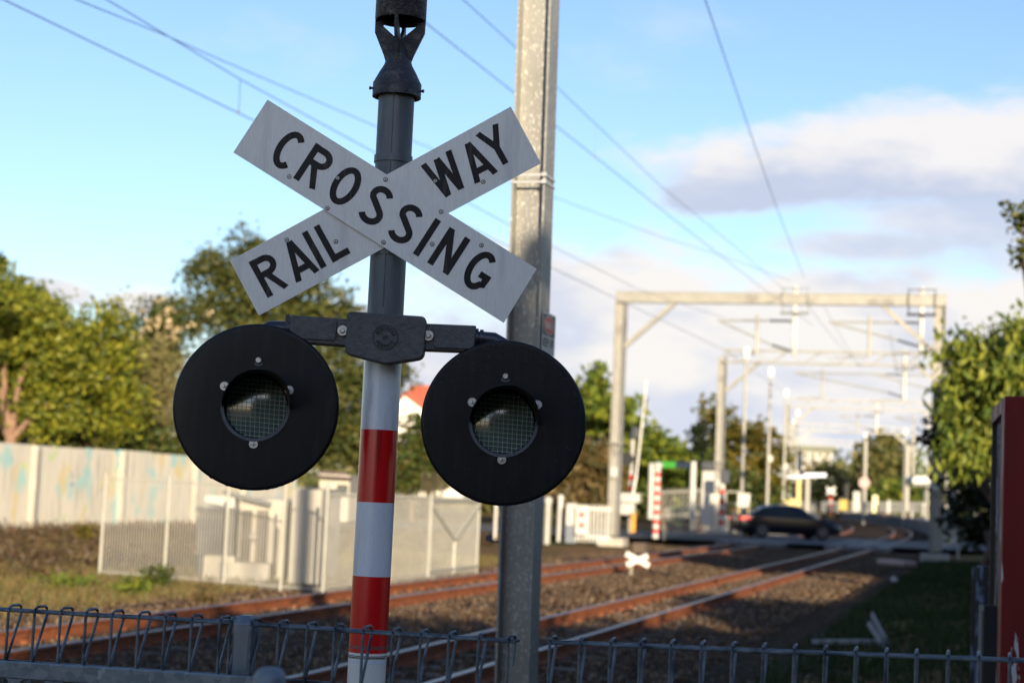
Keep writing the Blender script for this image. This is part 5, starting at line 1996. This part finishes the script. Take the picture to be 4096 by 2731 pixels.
tree('broadleaf_tree', 'sparse dark twigs entering at the right edge high over the container', 'tree', [(4085, 870, 45, 70), (4080, 990, 40, 50), (4094, 1050, 22, 26), (4170, 920, 60, 110)], 22, dark, .085, dens=1.0, clump=.15, trunk=(4260, .05), seed=23, per=11)
tree('broadleaf_tree', 'leafy twig tip just entering at the left edge over the yellow green tree', 'tree', [(-30, 1045, 60, 28), (-120, 1060, 90, 60)], 50, olive, .2, clump=.3, trunk=(-130, .12), seed=24)

# bank of dead growth at the foot of the wall: a tangle nobody could count
sc_ = MB()
rsc = random.Random(25)
for _ in range(2600):
    off = rsc.uniform(-27.6, -15.5)
    s = rsc.uniform(24, 62)
    p = tp(off, s)
    hgt = .17 * rsc.uniform(.4, 1.4)
    z0 = ground_h(p.x, p.y)
    for _2 in range(13):
        q = Vector((p.x + rsc.gauss(0, .2), p.y + rsc.gauss(0, .2), z0 + hgt * rsc.random()))
        leaf_quad(sc_, q, rsc.uniform(.1, .26), rsc, -.3, .22)
tag(sc_.build('dead_scrub', leafmat('brown scrub', [(.045, .026, .014), (.07, .042, .022), (.10, .062, .032), (.055, .048, .02)], .2), loc=(0, 0, 0)),
    'bank of brown dead scrub at the foot of the graffiti wall', 'scrub', kind='stuff')
for i, (px, py, rx, ry, Y, m_, lab) in enumerate(((640, 2300, 60, 28, 27.5, mixed, 'weedy green clump at the mesh enclosure front, left'), (830, 2370, 45, 30, 24.5, straw, 'dry yellow weed in front of the enclosure'),
                                                 (345, 2130, 35, 40, 43, autumn, 'ochre bush on the scrub bank'), (250, 2340, 130, 18, 27, olive2, 'low green weeds on the verge left of the enclosure'),
                                                 (520, 2345, 110, 16, 26, olive2, 'low green weeds before the enclosure corner'))):
    tree('weed', lab, 'plant', [(px, py, rx, ry)], Y, m_, .10, clump=.16, dens=1.0, trunk=(px, .02), seed=30 + i, aspect=.3)

# grass on the verges
def grass(name, lab, fn, n, mat, h, seed):
    rg_ = random.Random(seed)
    mb = MB()
    for _ in range(n):
        p = fn(rg_)
        for _2 in range(5):
            a = rg_.uniform(0, 6.28)
            q = p + Vector((rg_.gauss(0, .05), rg_.gauss(0, .05), 0))
            hh = h * rg_.uniform(.5, 1.4)
            tip = q + Vector((rg_.gauss(0, .35) * hh, rg_.gauss(0, .35) * hh, hh))
            w_ = Vector((math.cos(a), math.sin(a), 0)) * .012
            i = mb.add((q - w_, q + w_, tip))
            mb.face((i, i + 1, i + 2))
    tag(mb.build(name, mat, loc=(0, 0, 0)), lab, 'grass', kind='stuff')


def left_verge(r):
    p = tp(r.uniform(-24, -11.6), r.uniform(13, 44))
    p.z = ground_h(p.x, p.y) - .01
    return p


def right_verge(r):
    p = tp(r.uniform(-2.3, 7.0), 9 + 52 * r.random() ** 1.3)
    p.z = ground_h(p.x, p.y) - .01
    return p


dryg = leafmat('dry grass blades', [(.21, .13, .05), (.15, .10, .04), (.085, .105, .022), (.23, .16, .07)], .3)
grn = leafmat('green grass blades', [(.010, .026, .004), (.016, .036, .006), (.026, .046, .008), (.05, .05, .010)], .3)
grass('dry_grass', 'dry tan grass on the verge in front of the scrub bank and enclosure', left_verge, 22000, dryg, .12, 41)
grass('green_grass', 'long green grass in the shade right of the tracks', right_verge, 20000, grn, .15, 42)

# trees behind the viewer: they keep the low sun off the sign, the fence and the near track
hb_ = Vector((math.sin(R(-10.2)), math.cos(R(-10.2)), 0))
hr_ = Vector((hb_.y, -hb_.x, 0))
shade_leaf = leafmat('roadside tree leaves', [(0.024, 0.036, 0.009), (0.04, 0.056, 0.012), (0.064, 0.072, 0.018)], .15)


def shade_tree(q, dd, top, wid, lab, seed):
    rnd = random.Random(seed)
    o = hr_ * q + hb_ * dd
    t = thing('roadside_tree', lab, 'tree', Vector((o.x, o.y, GZ)), 'roadside trees behind the viewer')
    mb = MB()
    hgt = top
    for _ in range(int(wid * hgt * 62)):
        x = rnd.uniform(-1, 1)
        tz = max(0, 1 - abs(x) ** 4) ** .35
        z = .1 + (hgt - .35) * tz * rnd.random() ** .75
        c = o + hr_ * (x * wid) + hb_ * rnd.uniform(-1.1, 1.1) + UPZ * z
        for _2 in range(13):
            p = c + Vector((rnd.gauss(0, .22), rnd.gauss(0, .22), rnd.gauss(0, .2)))
            leaf_quad(mb, p, .40 * rnd.uniform(.7, 1.3), rnd, 0, .7)
    mb.build('crown', shade_leaf, t)
    MB().tube([o + UPZ * GZ, o + UPZ * hgt * .5, o + UPZ * hgt * .85], [.2, .15, .05], 9).build('trunk', barkm, t)


shade_tree(-3.0, -9.5, 5.0, 2.6, 'smaller roadside tree behind the viewer, to the left', 1)
shade_tree(1.6, -8.5, 6.5, 3.2, 'roadside tree straight behind the viewer', 2)
shade_tree(6.0, -8.5, 6.5, 3.6, 'roadside tree behind the viewer, to the right', 3)
shade_tree(10.2, -8.0, 7.9, 3.0, 'tall roadside tree behind the viewer, farther right', 4)
shade_tree(15.0, -8.0, 8.3, 3.6, 'tallest roadside tree behind the viewer', 5)
shade_tree(21.5, -6.0, 9.6, 4.2, 'broad roadside tree behind the viewer, far right', 6)
shade_tree(28.0, 6.0, 10.0, 4.0, 'roadside tree out to the right of the viewer', 7)
shade_tree(27.0, 42.0, 9.0, 4.0, 'roadside tree standing to the right of the big drooping tree', 8)
shade_tree(36.0, 60.0, 7.0, 4.5, 'roadside tree near the road on the right', 9)

# a far belt of trees closes the view behind the wall and the houses: it reads as one mass
rb_ = random.Random(77)
fb_ = MB()
for _ in range(900):
    px = rb_.uniform(-500, 4300)
    hmax = 4.5 + 2.5 * math.sin(px * .0061) + 1.5 * math.sin(px * .017 + 1)
    Yb = rb_.uniform(225, 240) if px > 2900 else rb_.uniform(125, 135)
    g_ = at(px, 2000, Yb)
    c = Vector((g_.x, g_.y, rb_.uniform(-.2, max(2.5, hmax))))
    for _2 in range(16):
        leaf_quad(fb_, c + Vector((rb_.gauss(0, .9), rb_.gauss(0, .9), rb_.gauss(0, .7))), rb_.uniform(.6, 1.3), rb_, 0, .7)
tag(fb_.build('tree_belt', hazeg, loc=(0, 0, 0)), 'far belt of trees and hedges closing the view behind everything', 'trees', kind='stuff')

shade_tree(20.6, 33.0, 8.6, 3.0, 'roadside tree between the big drooping tree and the next one on the right', 10)

# timber boundary fence along the right side of the verge, just outside the frame: it shades the grass
bf = thing('boundary_fence', 'brown timber paling fence along the right hand edge of the grass verge', 'fence', tp(1.7, 14, -.05))
pm_ = surf('boundary timber', (.11, .075, .05), (.08, .055, .038), 4, .85)
pal = MB()
for i in range(300):
    s_ = 13.5 + i * .15
    pal.box(tp(1.7, s_, .95 + .02 * (i % 3)), (.03, .14, 2.0), rz=-TH)
pal.build('palings', pm_, bf)
for z in (.4, 1.5):
    MB().bar(tp(1.76, 13.4, z), tp(1.76, 58.5, z), .05, .09).build('rail', pm_, bf)
